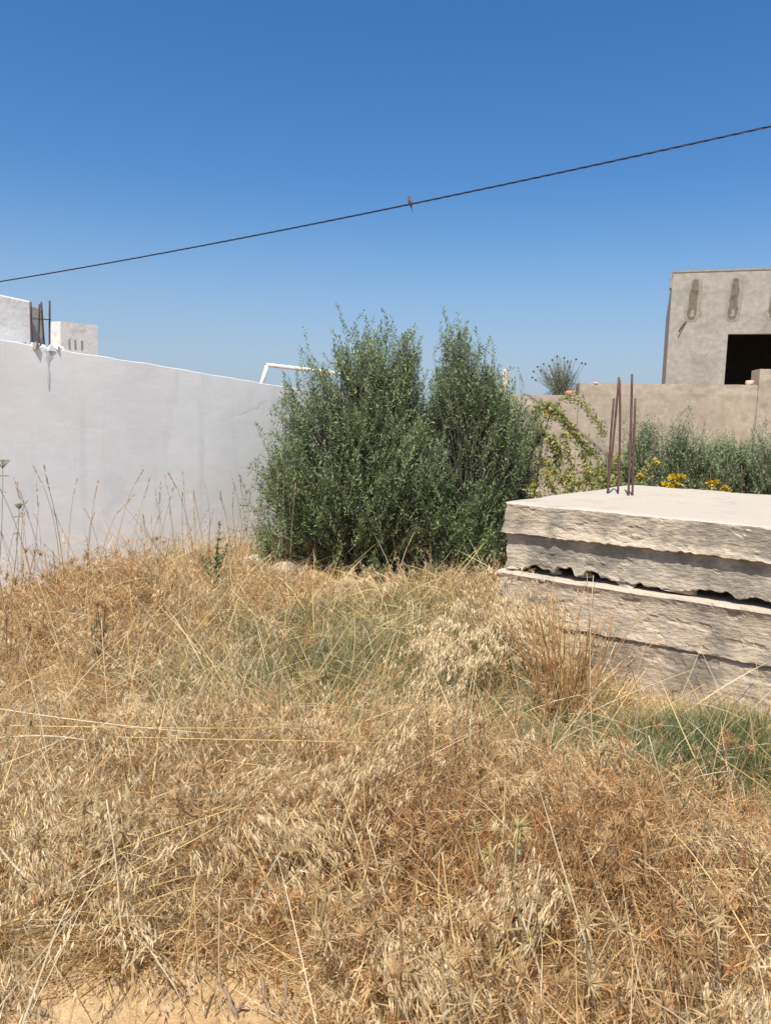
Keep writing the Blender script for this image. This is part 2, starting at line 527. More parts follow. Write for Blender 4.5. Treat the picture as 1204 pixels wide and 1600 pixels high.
wall_root = tag(empty("boundary_wall", tuple(wpt(2, .1, 0))), "long whitewashed boundary wall running back to the olive shrubs", "wall")


def adopt(o, root):
    o.parent = root
    o.matrix_parent_inverse = root.matrix_basis.inverted()
    return o


o = link("plaster_face", build_white_wall(), None); o.data.materials.append(M['whitewash']); adopt(o, wall_root)
# broken plaster crumbs at the foot of the rebars
for k in range(16):
    g_ = np.random.default_rng(500 + k); s_ = .30 + .30 * g_.random(); r_ = .018 + .030 * g_.random()
    adopt(shard("plaster_crumb", tuple(wpt(s_, .02 + .12 * g_.random(), wall_top(s_) + (.02 if k % 3 else -.02) * g_.random())), (r_ * 1.2, r_, r_ * .9), M['whitewash_old'] if k % 4 else M['damp_pale'], 700 + k), wall_root)
# grey streak below the crumbs: a thin skin narrowing downwards
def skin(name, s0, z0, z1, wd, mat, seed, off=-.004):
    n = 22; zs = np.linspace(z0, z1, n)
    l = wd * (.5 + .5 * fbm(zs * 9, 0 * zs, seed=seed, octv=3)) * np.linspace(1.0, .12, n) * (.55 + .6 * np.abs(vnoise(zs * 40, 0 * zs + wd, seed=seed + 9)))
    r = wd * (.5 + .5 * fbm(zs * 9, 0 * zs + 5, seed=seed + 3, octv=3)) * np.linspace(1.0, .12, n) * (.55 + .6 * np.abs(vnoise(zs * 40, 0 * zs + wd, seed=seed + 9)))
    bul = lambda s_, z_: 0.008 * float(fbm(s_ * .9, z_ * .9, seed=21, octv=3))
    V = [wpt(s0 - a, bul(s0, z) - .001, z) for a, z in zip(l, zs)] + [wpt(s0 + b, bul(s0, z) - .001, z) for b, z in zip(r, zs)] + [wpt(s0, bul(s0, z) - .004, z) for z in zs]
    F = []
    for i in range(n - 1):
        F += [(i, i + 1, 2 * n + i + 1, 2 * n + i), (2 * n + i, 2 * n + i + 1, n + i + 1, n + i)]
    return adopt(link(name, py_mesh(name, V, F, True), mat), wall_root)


M['streak'] = rough_mat('streak_grey', (.50, .51, .505), (.66, .66, .645), (.56, .565, .555), (9, 9, 4), 6, .4, .006, 30)
skin("grey_streak", .475, 2.15, 1.80, .07, M['streak'], 4)

# ------------------------------------------------------------------ house parapet, grey column and rebars behind the wall at far left
def obox(s0, s1, o0, o1, z0, z1a, z1b):
    """box in the wall's frame with a sloping top"""
    V = [wpt(s0, o0, z0), wpt(s1, o0, z0), wpt(s1, o1, z0), wpt(s0, o1, z0), wpt(s0, o0, z1a), wpt(s1, o0, z1b), wpt(s1, o1, z1b), wpt(s0, o1, z1a)]
    F = [(0, 3, 2, 1), (4, 5, 6, 7), (0, 1, 5, 4), (1, 2, 6, 5), (2, 3, 7, 6), (3, 0, 4, 7)]
    return V, F


V, F = obox(-4, .445, .26, .5, -.2, 2.98, 2.60)
par = link("parapet_wall", py_mesh("parapet_wall", V, F), M['whitewash_old'])
bv = par.modifiers.new("b", 'BEVEL'); bv.width = .015; bv.segments = 2
tag(par, "weathered white parapet rising above the boundary wall at the left edge", "wall")
V, F = obox(.47, .62, .42, .58, -.2, 2.60, 2.56)
colu = link("block_column", py_mesh("block_column", V, F), M['block'])
bv = colu.modifiers.new("b", 'BEVEL'); bv.width = .01; bv.segments = 2
tag(colu, "bare grey concrete column behind the four rebars at the left", "column")
for k, (s, off, z, lean, dsc) in enumerate([(.392, .14, 2.575, .0, "leftmost rusty rebar of the four standing on the white wall"),
                                       (.452, .10, 2.56, .012, "second rusty rebar from the left on the white wall"),
                                       (.49, .15, 2.59, -.012, "third rusty rebar from the left on the white wall"),
                                       (.548, .11, 2.605, .006, "rightmost rusty rebar of the four standing on the white wall")]):
    pts = [wpt(s - lean * 2, off, 2.12), wpt(s - lean, off + .004, 2.3), wpt(s, off, z)]
    pts = bez(*pts, n=7)
    rb = tube_obj("rebar", pts, .0085, M['dark_rust'], None, 8)
    tag(rb, dsc, "rebar", "rebars on the white wall")
tie = tube_obj("rebar_tie", [wpt(.385, .13, 2.43), wpt(.45, .09, 2.432), wpt(.55, .10, 2.436), wpt(.56, .15, 2.437)], .005, M['dark_rust'])
tag(tie, "thin wire tie crossing the four rebars on the white wall", "wire")

# far white rooftop box
hb = tag(empty("rooftop_room", (-5.8, 14.2, 0)), "small white rooftop room beyond the rebars at left", "building")
V = [(-6.06, 14.3, -.2), (-5.89, 14.0, -.2), (-5.0, 15.0, -.2), (-5.2, 15.4, -.2)]
V = V + [(x, y, 3.25) for x, y, _ in V]
V = [(-6.25, 14.35, -.2), (-5.885, 13.98, -.2), (-5.42, 14.5, -.2), (-5.78, 14.9, -.2)]
V += [(x, y, z) for (x, y, _), z in zip(V, (3.26, 3.23, 3.235, 3.26))]
F = [(0, 3, 2, 1), (4, 5, 6, 7), (0, 1, 5, 4), (1, 2, 6, 5), (2, 3, 7, 6), (3, 0, 4, 7)]
adopt(link("wall", py_mesh("wall", V, F), M['whitewash_old']), hb)
for k, t in enumerate((.2, .36, .54)):
    x, y = -5.885 + .465 * t, 13.98 + .52 * t
    d = np.array([.465, .52]) / .698; nn = np.array([d[1], -d[0]])
    a = np.array([x, y]) + nn * .004
    bm = bmesh.new()
    vs = []
    for (dd, hh) in ((0, 0), (.035, 0), (.035, .17), (0, .17)):
        pp = a + d * dd; vs.append(bm.verts.new((pp[0], pp[1], 2.76 + hh)))
    f = bm.faces.new(vs); r = bmesh.ops.extrude_face_region(bm, geom=[f])
    for v in [g for g in r['geom'] if isinstance(g, bmesh.types.BMVert)]: v.co += Vector((-nn[0] * .02, -nn[1] * .02, 0))
    adopt(bm_obj("vent_slot", bm, M['block']), hb)

# white pipe frame standing behind the wall
pf = tag(empty("pipe_frame", (-1.9, 11, 0)), "white bent metal pipe frame sticking up behind the white wall", "frame")
adopt(tube_obj("post", bez((-2.25, 11, -.1), (-2.05, 11, 1.3), (-1.725, 11, 2.345), 10), .03, M['pipe'], None, 12), pf)
adopt(tube_obj("crossbar", bez((-1.735, 11, 2.36), (-1.1, 11, 2.305), (-.45, 11, 2.24), 10), .03, M['pipe'], None, 12), pf)
adopt(tube_obj("post", bez((-.45, 11.0, 2.24), (-.42, 11.02, 1.2), (-.4, 11.05, -.1), 8), .029, M['pipe'], None, 12), pf)

# ------------------------------------------------------------------ tan concrete wall across the back right
cw = tag(empty("concrete_wall", (5, 13.1, 0)), "stepped tan cement wall across the back on the right", "wall")


def wall_panel(name, x0, x1, y0, y1, z0, z1a, z1b, mat, seed, n=40, m=16):
    xs = np.linspace(x0, x1, n)
    V, F = [], []
    for i, x in enumerate(xs):
        zt = z1a + (z1b - z1a) * i / (n - 1) + .012 * float(fbm(x * 2.3, seed, seed=seed, octv=4))
        zs = np.linspace(z0, zt, m)
        prof = [(y0 + .012 * float(fbm(x * 1.5, z * 1.5, seed=seed + 2)), z) for z in zs[:-1]] + [(y0 + .01, zt), (y1, zt - .01), (y1, z0)]
        V += [(x, a, b) for a, b in prof]
    k = m - 1 + 3
    for i in range(n - 1):
        for j in range(k - 1):
            a = i * k + j; F.append((a, a + k, a + k + 1, a + 1))
    F.append(tuple(range(k))); F.append(tuple(range((n - 1) * k, n * k))[::-1])
    return link(name, py_mesh(name, V, F), mat)


adopt(wall_panel("low_section", 1.9, 3.25, 13.06, 13.28, -.2, 2.12, 2.14, M['wall_render'], 41), cw)
adopt(wall_panel("middle_section", 3.18, 6.2, 13.0, 13.25, -.2, 2.35, 2.39, M['wall_render'], 42, 70), cw)
adopt(wall_panel("tall_section", 6.15, 9.5, 12.97, 13.27, -.2, 2.65, 2.70, M['wall_render'], 43, 50), cw)
tag(lump("brick_lump", (3.06, 13.12, 2.17), (.10, .07, .055), M['brickbit'], None, 3, .3), "brown broken brick lying on the low wall section beside the step", "brick")
tag(lump("brick_lump", (6.06, 13.08, 2.42), (.075, .06, .055), M['pinkbit'], None, 6, .3), "pinkish brick piece on the wall below the dark opening", "brick")
tag(lump("brick_lump", (3.45, 13.03, 2.345), (.05, .03, .025), M['pinkbit'], None, 8, .3), "small pale chip at the top edge of the tan wall", "brick")
tag(tube_obj("fence_post", [(2.02, 13.6, -.1), (2.0, 13.6, 1.6), (2.02, 13.6, 2.58)], [.06, .06, .05], M['postwood'], None, 10), "pale wooden post top showing behind the right olive shrub", "post")

# ------------------------------------------------------------------ unfinished house at right
hs = tag(empty("unfinished_house", (10, 24, 0)), "unfinished grey cement house with dark window opening at right edge", "house")
HX0, HY = 7.79, 22.0
bm = bmesh.new()
def quadwall(bm, x0, x1, y0, y1, z0, z1): box_bm(bm, x0, x1, y0, y1, z0, z1)
quadwall(bm, HX0, 9.32, HY, HY + .22, -.2, 5.95)
quadwall(bm, 9.32, 12.2, HY, HY + .22, 4.27, 5.95)
quadwall(bm, 9.32, 12.2, HY, HY + .22, -.2, 2.3)
quadwall(bm, 12.2, 15, HY, HY + .22, -.2, 5.95)
adopt(bm_obj("front_wall", bm, M['grey_render']), hs)
bm = bmesh.new(); quadwall(bm, HX0 + .003, HX0 + .22, HY + .221, HY + 9, -.2, 5.93); adopt(bm_obj("side_wall", bm, M['grey_render']), hs)
bm = bmesh.new(); quadwall(bm, 14.8, 15, HY + .221, HY + 9, -.2, 5.93); adopt(bm_obj("side_wall", bm, M['grey_render']), hs)
bm = bmesh.new(); quadwall(bm, HX0 + .221, 14.799, HY + .221, HY + 9, 5.35, 5.52); adopt(bm_obj("roof_slab", bm, M['room_shade']), hs)
bm = bmesh.new(); quadwall(bm, HX0 + .221, 14.799, HY + 4.6, HY + 4.8, -.2, 5.349); adopt(bm_obj("inner_wall", bm, M['room_shade']), hs)
bm = bmesh.new(); quadwall(bm, HX0 + .221, 14.799, HY + .221, HY + 4.599, 2.0, 2.2); adopt(bm_obj("inner_floor", bm, M['room_shade']), hs)
bm = bmesh.new(); quadwall(bm, HX0 - .015, 15.02, HY - .015, HY + .24, 5.952, 6.0); adopt(bm_obj("coping", bm, M['damp_pale']), hs)
bm = bmesh.new(); quadwall(bm, HX0 - .06, HX0 - .002, HY + .05, HY + .5, 5.55, 5.90); adopt(bm_obj("corner_stub", bm, M['grey_render']), hs)


def patch(name, x, z0, z1, wd, ball, mat, seed, dy):
    n = 40; V = []; th = np.linspace(0, 2 * math.pi, n, endpoint=False)
    zm, hh = (z0 + z1) / 2, (z1 - z0) / 2
    for t in th:
        c, s = math.cos(t), math.sin(t)
        zz = zm + hh * np.sign(s) * abs(s) ** .55
        wv = wd * np.sign(c) * abs(c) ** .55
        k = max(0, 1 - abs(zz - z0 - ball) / (ball * 1.3))
        wv *= 1 + .35 * k
        j = 1 + .5 * float(fbm(math.cos(t) * 2.2 + seed, math.sin(t) * 5, seed=seed))
        V.append((x + wv * j + .05 * (zz - zm), HY - dy, zz + .04 * j))
    V.append((x, HY - dy - .004, zm))
    F = [(i, (i + 1) % n, n) for i in range(n)]
    V2 = [(a, HY + .01, c) for a, b, c in V[:n]]
    F += [(i, n + 1 + i, n + 1 + (i + 1) % n, (i + 1) % n) for i in range(n)]
    return adopt(link(name, py_mesh(name, V + V2, F), mat), hs)


for k, x in enumerate((8.37, 9.40, 10.43, 11.5)):
    patch("mortar_patch", x + .015, 4.57, 5.74, .175, .19, M['damp_mid'], 90 + k, .006)
    patch("mortar_patch", x, 4.62, 5.70, .10, .17, M['damp'], 50 + k, .012)
    patch("mortar_core", x, 4.68, 4.88, .045, .05, M['damp_mid'], 60 + k, .02)
adopt(tube_obj("bent_wire", [(8.22, HY - .02, 4.62), (8.13, HY - .06, 4.5), (8.05, HY - .08, 4.33)], .018, M['dark_rust'], None, 6), hs)

hs.location = (0, 0, 0)
for ch in hs.children: ch.matrix_parent_inverse = Matrix.Identity(4)
piv = Vector((HX0, HY, 0))
Rh = Matrix.Rotation(math.radians(-18.6), 4, 'Z')
hs.matrix_world = Matrix.Translation(piv) @ Rh @ Matrix.Translation(-piv)

# ------------------------------------------------------------------ overhead cable with a bird
def cable_pt(t):
    p = np.array([-8.445, 17., 4.385]) * (1 - t) + np.array([4.629, 10., 5.37]) * t   # ends in view
    return p


CE0, CE1 = np.array([-8.445, 17., 4.385]), np.array([4.629, 10., 5.37])
def cable_mid(t):
    p = CE0 * (1 - t) + CE1 * t
    return p + np.array([0, 0, -.36 * 4 * t * (1 - t) * .25])


cb = tag(empty("overhead_cable", tuple(cable_mid(.5))), "dark twisted power cable sagging across the blue sky", "cable")
ts = np.linspace(-.35, 1.3, 460)
base = np.array([cable_mid(t) for t in ts])
for k in range(3):
    ph = ts * 330 * .55 + k * 2 * math.pi / 3
    off = np.stack([np.cos(ph) * .007 * .45, np.cos(ph) * .007 * .9, np.sin(ph) * .008], 1)
    adopt(tube_obj("strand", base + off, .0065, M['cable'], None, 6), cb)


def build_bird():
    root = tag(empty("bird", tuple(cable_mid(.6645) + np.array([0, 0, .012]))), "small brown bird perched on the overhead cable", "bird")
    n = 16
    path = np.array([(.030, 0, -.075), (.024, 0, -.05), (.016, 0, -.022), (.006, 0, .012), (-.004, 0, .048), (-.012, 0, .074), (-.019, -.004, .094), (-.028, -.006, .104), (-.045, -.008, .106)])
    rad = np.array([.006, .009, .021, .031, .031, .022, .0185, .014, .002])
    t0 = np.linspace(0, 1, len(path)); t1 = np.linspace(0, 1, 30)
    pts = np.stack([np.interp(t1, t0, path[:, k]) for k in range(3)], 1)
    for _ in range(2): pts[1:-1] = (pts[:-2] + 2 * pts[1:-1] + pts[2:]) / 4
    rr = np.interp(t1, t0, rad)
    b = tube_obj("body", pts, rr, M['feather'], root, 14)
    for sgn in (-1, 1):
        wv = [(.000, sgn * .026, .060), (.016, sgn * .031, .03), (.026, sgn * .022, -.02), (.034, sgn * .010, -.052)]
        V, T = tube_np(wv, [.010, .017, .012, .003], 8)
        link("wing", tri_mesh("wing", V, T, None, True), M['feather'], root)
        V, T = tube_np([(.004, sgn * .011, .012), (.002, sgn * .012, -.008), (-.010, sgn * .012, -.012)], .0022, 5)
        link("leg", tri_mesh("leg", V, T), M['dark_rust'], root)
    V, T = tube_np([(.030, 0, -.06), (.040, 0, -.10), (.050, 0, -.135)], [.009, .010, .009], 6)
    V[:, 0] = .5 * V[:, 0] + .5 * np.interp(-V[:, 2], [.06, .135], [.03, .05])
    link("tail", tri_mesh("tail", V, T), M['feather'], root)
    return root


bird = build_bird(); bird.rotation_euler = (0, 0, math.radians(8))

# ------------------------------------------------------------------ stacked concrete slabs
SU = np.array([.814, -.581]); SV = np.array([.581, .814]); S0 = np.array([.79, 5.02])
SLAB_MX = Matrix(((SU[0], SV[0], 0, S0[0]), (SU[1], SV[1], 0, S0[1]), (0, 0, 1, 0), (0, 0, 0, 1)))


def notch(u):
    """how far the broken lower edge of the second slab is bitten away"""
    r = 0 * u
    for c, wd, h in ((.20, .03, .075), (.27, .06, .03), (.42, .075, .085), (.60, .055, .065), (.68, .09, .02), (.92, .13, .022), (1.18, .05, .03), (1.30, .13, .05), (1.5, .12, .028), (2.2, .25, .05), (2.7, .1, .07)):
        x = (u - c + .015 * vnoise(u * 17, 0 * u + c, seed=79)) / wd
        r = np.maximum(r, h * np.clip((1 - np.abs(x)) * 4, 0, 1))
    return r * .5 * (1 + .45 * vnoise(u * 38, 0 * u, seed=77)) + .016 * np.abs(fbm(u * 26, 0 * u + 3, seed=71))


def slab(name, z0, z1, front, lip, mat, seed, ulo=0.0, uhi=3.4, back=2.35, bite=False, tilt=0.0, toplip=0.0):
    us = np.arange(ulo, uhi, .0125); nu = len(us)
    rows = []
    nf = 26
    eb = .010 * fbm(us * 5, 0 * us, seed=seed, octv=4) + .006 * vnoise(us * 40, 0 * us, seed=seed + 5)
    zb = z0 + eb * .9 + (notch(us) if bite else 0) + tilt * us
    zt = z1 + .008 * fbm(us * 3, 0 * us + 9, seed=seed, octv=4) + tilt * us
    # underside, from the back to the lip
    for v in (back, 1.2, .5, .2, .1):
        rows.append((us, 0 * us + v, zb + .01))
    for k in range(nf):
        t = k / (nf - 1)
        z = zb + (zt - zb) * t
        v = front - lip * np.exp(-(t / .16) ** 2) - toplip * np.exp(-((1 - t) / .12) ** 2)
        v = v + .007 * fbm(us * 1.3, z * 3, seed=seed + 11, octv=3) + .0018 * fbm(us * 6, z * 40, seed=seed + 12, octv=4) + .0034 * fbm(us * 30, z * 40, seed=seed + 13, octv=4)
        v = v + .006 * np.clip(fbm(us * 7, z * 16, seed=seed + 15, octv=5) - .26, 0, .06) / .06 - .002 * np.abs(fbm(us * 9, z * 60, seed=seed + 16, octv=3))
        if k == nf - 1: v = v + .014
        if k == 0: v = v + .012 + .02 * np.abs(vnoise(us * 26, 0 * us, seed=seed + 21))
        rows.append((us, v, z))
    for v in (.03, .07, .13, .22, .34, .5, .7, .9, 1.15, 1.4, 1.65, 1.9, 2.1, back):
        ztop = zt + .010 * fbm(us * 2.2, 0 * us + v * 2.2, seed=seed + 31, octv=4)
        rows.append((us + .03 * v, 0 * us + front + v if v < 1 else 0 * us + v + (front if v < back else 0), ztop))
    m = len(rows)
    V = np.stack([np.stack(r, 1) for r in rows], 1)         # nu,m,3
    # ragged left end
    ragged = np.exp(-(us - ulo) / .05)[:, None]
    V[:, :, 0] += ragged * (.03 * fbm(V[:, :, 1] * 6, V[:, :, 2] * 14, seed=seed + 40, octv=3))
    V = V.reshape(-1, 3)
    F = []
    for i in range(nu - 1):
        for j in range(m):
            a = i * m + j; b = i * m + (j + 1) % m
            F.append((a, b, b + m, a + m)[::-1])
    F.append(tuple(range(m))); F.append(tuple(range((nu - 1) * m, nu * m))[::-1])
    o = link(name, py_mesh(name, V, F), mat)
    o.matrix_world = SLAB_MX
    return o


tag(slab("concrete_slab", .900, 1.10, 0.0, .018, M['slab'], 101, 0), "topmost pale concrete slab of the stack with sandy top", "slab")
tag(slab("concrete_slab", .665, .905, .022, .0, M['slab_shade_grey'], 202, .01, bite=True), "second concrete slab from the top with broken lower edge", "slab")
tag(slab("concrete_slab", .335, .650, -.020, .012, M['slab_low'], 303, -.005, toplip=.02, tilt=-.004), "third concrete slab down with the dark stain on its face", "slab")
tag(slab("concrete_slab", -.12, .345, -.014, .0, M['slab_low'], 404, -.02, tilt=-.004), "lowest concrete slab of the stack behind the green grass", "slab")
for u, v, z, sx, sz, lab in [(.33, .10, .675, .05, .025, "small broken concrete chip in the leftmost hole between the slabs"), (.52, .11, .675, .06, .03, "broken concrete chunk between the two left holes of the slab gap"),
                             (.80, .06, .665, .10, .022, "flat concrete flake lying in the middle of the slab gap"), (1.12, .07, .665, .09, .028, "larger concrete flake wedged in the slab gap near the right"), (.05, .03, .672, .06, .02, "pale concrete crumb at the left end of the slab gap")]:
    p = SLAB_MX @ Vector((u, v, z))
    tag(shard("concrete_chunk", p, (sx, .05, sz), M['slab'], int(u * 100)), lab, "rubble", "rubble in the slab gap")

for k, (b, t, bend, r, dsc) in enumerate([
        ((1.700, 5.90), (1.742, 5.92, 1.99), .01, .0085, "tall rusty rebar leaning right in the left pair on the slabs"),
        ((1.716, 5.93), (1.708, 5.90, 1.83), -.012, .008, "short leaning rusty rebar at the left of the slab rebars"),
        ((1.783, 5.90), (1.752, 5.93, 1.97), .02, .0085, "bent rusty rebar crossing behind the left pair on the slabs"),
        ((1.834, 5.80), (1.818, 5.85, 2.01), .008, .009, "tallest straight rusty rebar on the right of the slab rebars"),
        ((1.872, 5.82), (1.848, 5.83, 1.83), .0, .0085, "short thick rusty rebar rightmost on the slab top")]):
    pts = bez((b[0], b[1], 1.04), ((b[0] + t[0]) / 2 + bend, (b[1] + t[1]) / 2, (1.04 + t[2]) / 2), t, 10)
    tag(tube_obj("rebar", pts, r, M['rust'], None, 8), dsc, "rebar", "rebars standing in the slabs")


# ------------------------------------------------------------------ olive shrubs
def olive(name, label, base, stems, blobs, nshoot, lps, seed, leaf=.046, tone=1.0, group=None, grey=0.0):
    g = np.random.default_rng(seed)
    root = tag(empty(name, (base[0], base[1], float(ground_z(base[0], base[1])))), label, "shrub", group)
    off = np.array(root.location)
    # shoot tips spread through the blobs, more towards their skin
    vol = np.array([b[1][0] * b[1][1] * b[1][2] for b in blobs]) ** .72
    ncl = max(20, nshoot // 17)
    pick = g.choice(len(blobs), ncl, p=vol / vol.sum())
    cen = np.array([b[0] for b in blobs])[pick]; rad = np.array([b[1] for b in blobs])[pick]
    dirs = unit(g.normal(size=(ncl, 3)))
    rr = .98 * g.random(ncl) ** .30
    ctip = cen + dirs * rad * rr[:, None]
    sel = g.integers(0, ncl, nshoot)
    ctone = (.80 + .42 * g.random(ncl))
    tip = ctip[sel] + g.normal(size=(nshoot, 3)) * np.array([.075, .075, .13]) * (.6 + .8 * g.random(ncl))[sel][:, None]
    dirs = dirs[sel]; stone = ctone[sel]
    tip[:, 2] = np.maximum(tip[:, 2], .10 + .08 * g.random(nshoot))
    # gaps: leave out shoots where a coarse noise is low
    keep = fbm(tip[:, 0] * 2.6, tip[:, 1] * 2.6, tip[:, 2] * 2.2, seed, 2) > -.50
    tip, dirs, stone = tip[keep], dirs[keep], stone[keep]; nshoot = len(tip)
    ctr = np.array([base[0], base[1], 0])
    outw = tip - ctr; outw[:, 2] *= .25; outw = unit(outw)
    sd = unit(np.array([0, 0, 1.0]) * (.55 + .5 * g.random(nshoot))[:, None] + outw * .55 + g.normal(size=(nshoot, 3)) * .34)
    ln = .26 + .26 * g.random(nshoot)
    root_p = tip - sd * ln[:, None]
    # leaves in pairs along each shoot
    k = np.linspace(.18, 1.0, lps)
    tt = np.repeat(k[None], nshoot, 0) + g.normal(size=(nshoot, lps)) * .01
    bow = unit(np.cross(sd, g.normal(size=(nshoot, 3)))) * (ln * .10)[:, None]
    LP = root_p[:, None] + sd[:, None] * (ln[:, None] * tt)[..., None] + bow[:, None] * np.sin(tt * 2.6)[..., None]
    a1 = unit(np.cross(sd, g.normal(size=(nshoot, 3)))); a2 = np.cross(sd, a1)
    ph = np.arange(lps)[None] * 2.4 + g.random((nshoot, 1)) * 6.28
    rd = a1[:, None] * np.cos(ph)[..., None] + a2[:, None] * np.sin(ph)[..., None]
    spread = (.85 - .45 * tt)[..., None]
    LD = unit(sd[:, None] * (1.05 - spread) + rd * spread + g.normal(size=LP.shape) * .16)
    LL = leaf * (.65 + .6 * g.random((nshoot, lps))) * (1.05 - .35 * tt)
    P = LP.reshape(-1, 3); D = LD.reshape(-1, 3); Ls = LL.reshape(-1)
    up = unit(np.cross(np.cross(D, np.array([0, 0, 1.0])), D) + g.normal(size=D.shape) * .45)
    sidev = unit(np.cross(D, up))
    V, T, m = diamonds(P, D * Ls[:, None], sidev * (Ls * .15)[:, None], .5)
    young = np.clip((tip[:, 2] - .4) / 2.2, 0, 1)
    cvar = np.repeat(g.random(nshoot), lps) * .5 + g.random(len(P)) * .5
    yv = np.repeat(young, lps)
    c0 = np.array([.085, .13, .042]); c1 = np.array([.22, .28, .095]); cg = np.array([.32, .36, .20])
    C = c0 + (c1 - c0) * cvar[:, None]
    C = C * (1 - .35 * yv[:, None]) + cg * (.35 * yv[:, None] * (.5 + cvar[:, None]))
    C = C * (1 - grey) + cg * grey
    C = C * tone * np.repeat(stone, lps)[:, None]
    fol = link("foliage", tri_mesh("foliage", V - off, T, np.repeat(C, m, 0)), M['olive'], root)
    tag(fol, kind="stuff")
    # twigs that carry the leaves
    bag = Bag()
    sidew = unit(np.cross(sd, g.normal(size=(nshoot, 3)))) * .0028
    inner = ctr + (root_p - ctr) * np.array([.72, .72, .80])
    V = np.stack([inner - sidew * 1.6, inner + sidew * 1.6, root_p + sidew, root_p - sidew, tip], 1).reshape(-1, 3)
    T = (np.array([(0, 1, 2), (0, 2, 3), (3, 2, 4)])[None] + (np.arange(nshoot) * 5)[:, None, None]).reshape(-1, 3)
    tw = link("twigs", tri_mesh("twigs", V - off, T), M['bark'], root); tag(tw, kind="stuff")
    # stems from the base into the crown
    for i, (sx, sy, sz, r) in enumerate(stems):
        b = np.array([base[0] + .12 * math.cos(i * 2.1), base[1] + .1 * math.sin(i * 2.1), -.05])
        e = np.array([sx, sy, sz]); mid = (b + e) / 2 + np.array([.10 * math.sin(i * 3.3), .06, .12])
        pts = bez(b, mid, e, 12); pts[1:-1] += g.normal(size=(10, 3)) * .012
        V, T = tube_np(pts, np.linspace(r, .006, 12), 7)
        link("trunk" if i == 0 else "limb", tri_mesh("limb", V - off, T, None, True), M['bark'], root)
    return root


olive("olive_shrub", "large dark green olive shrub with three spires beside the white wall", (-.15, 8.0),
      [(-.4, 8, 2.2, .05), (-.05, 8.05, 2.2, .045), (.2, 8, 2.0, .04), (-.8, 7.9, 1.2, .035), (-.7, 8, 1.8, .035), (.3, 7.8, 1.0, .03), (-.9, 7.8, .5, .025)],
      [((-.35, 8.0, 1.10), (.92, .85, 1.0)), ((-.86, 7.9, 1.02), (.50, .6, .55)), ((-.98, 7.75, .40), (.36, .4, .30)), ((-.74, 8.0, 1.6), (.34, .4, .58)),
       ((-.43, 8.0, 2.02), (.17, .22, .66)), ((-.10, 8.05, 1.95), (.22, .3, .66)), ((.22, 8.0, 1.9), (.17, .25, .64)), ((.0, 7.75, .50), (.95, .75, .48)),
       ((.1, 7.7, 1.1), (.6, .6, .7)), ((.10, 8.05, 1.75), (.36, .3, .45)), ((.40, 8.05, 1.55), (.22, .3, .38)), ((-.30, 8.0, 1.98), (.52, .42, .52)), ((.18, 8.0, 2.12), (.2, .22, .34)), ((-.15, 8.0, 2.2), (.34, .3, .34)), ((-1.05, 7.8, .7), (.30, .35, .35)), ((-.42, 8.0, 2.5), (.07, .08, .24)), ((-.07, 8.0, 2.45), (.08, .08, .22)), ((.26, 8.0, 2.4), (.07, .08, .2)), ((-1.22, 7.95, 1.05), (.16, .2, .25)), ((-1.02, 8.0, 1.6), (.13, .2, .3)), ((-.2, 7.85, 1.5), (.55, .55, .6))],
      4300, 34, 11, .052)
olive("olive_shrub", "narrower olive shrub with one tall spire left of the slabs", (.85, 8.05),
      [(.72, 8.1, 2.2, .045), (1.0, 8.1, 1.8, .04), (1.3, 8.1, 1.2, .03), (.6, 7.9, 1.0, .03), (1.1, 7.9, .7, .025)],
      [((.72, 8.1, 2.0), (.20, .25, .66)), ((1.0, 8.1, 1.62), (.33, .4, .62)), ((.97, 8.1, 1.15), (.60, .7, .72)), ((.85, 7.9, .58), (.62, .6, .48)),
       ((.48, 8.0, 1.3), (.26, .4, .58)), ((1.28, 8.1, 1.3), (.32, .4, .45)), ((.73, 8.1, 2.5), (.07, .08, .24)), ((1.42, 8.1, 1.05), (.18, .3, .45)), ((1.02, 8.1, 2.0), (.16, .2, .32)), ((.80, 8.1, 1.92), (.30, .3, .46)), ((.97, 8.1, 1.92), (.28, .3, .42)), ((1.0, 8.1, 2.08), (.18, .22, .28)), ((1.22, 8.1, 1.6), (.30, .35, .42)), ((.58, 8.1, 1.95), (.16, .22, .34)), ((.54, 8.1, 1.65), (.18, .25, .38)), ((.72, 8.1, 2.25), (.16, .2, .3))],
      3100, 32, 12, .052)
for k, (bx, by, blobs, dsc) in enumerate([
        (3.3, 10.1, [((3.25, 10.1, .85), (.38, .4, .55)), ((3.40, 10.1, 1.40), (.13, .18, .45)), ((3.05, 10, 1.0), (.18, .2, .35)), ((2.85, 10, .95), (.16, .2, .45))], "small grey-green olive bush behind the rebars"),
        (4.0, 10.2, [((4.05, 10.2, .88), (.48, .5, .62)), ((3.92, 10.2, 1.45), (.15, .2, .45)), ((4.3, 10.2, 1.1), (.24, .3, .42)), ((3.75, 10.2, 1.0), (.16, .3, .42))], "middle grey-green olive bush below the tan wall"),
        (4.5, 10.3, [((4.52, 10.3, .85), (.32, .4, .6)), ((4.45, 10.3, 1.25), (.14, .2, .36))], "low grey-green olive bush between the middle and the right edge one"),
        (4.95, 10.1, [((4.9, 10.1, .85), (.42, .5, .55)), ((5.05, 10.1, 1.15), (.22, .3, .32)), ((4.72, 10.1, 1.1), (.14, .25, .36)), ((5.4, 10.1, .9), (.4, .4, .5))], "grey-green olive bush at the right edge below the tan wall")]):
    olive("olive_bush", dsc, (bx, by), [(b[0][0], b[0][1], b[0][2] + .2, .025) for b in blobs], blobs, 1500, 30, 40 + k, .05, 1.0, "young olive bushes behind the slabs", .35)


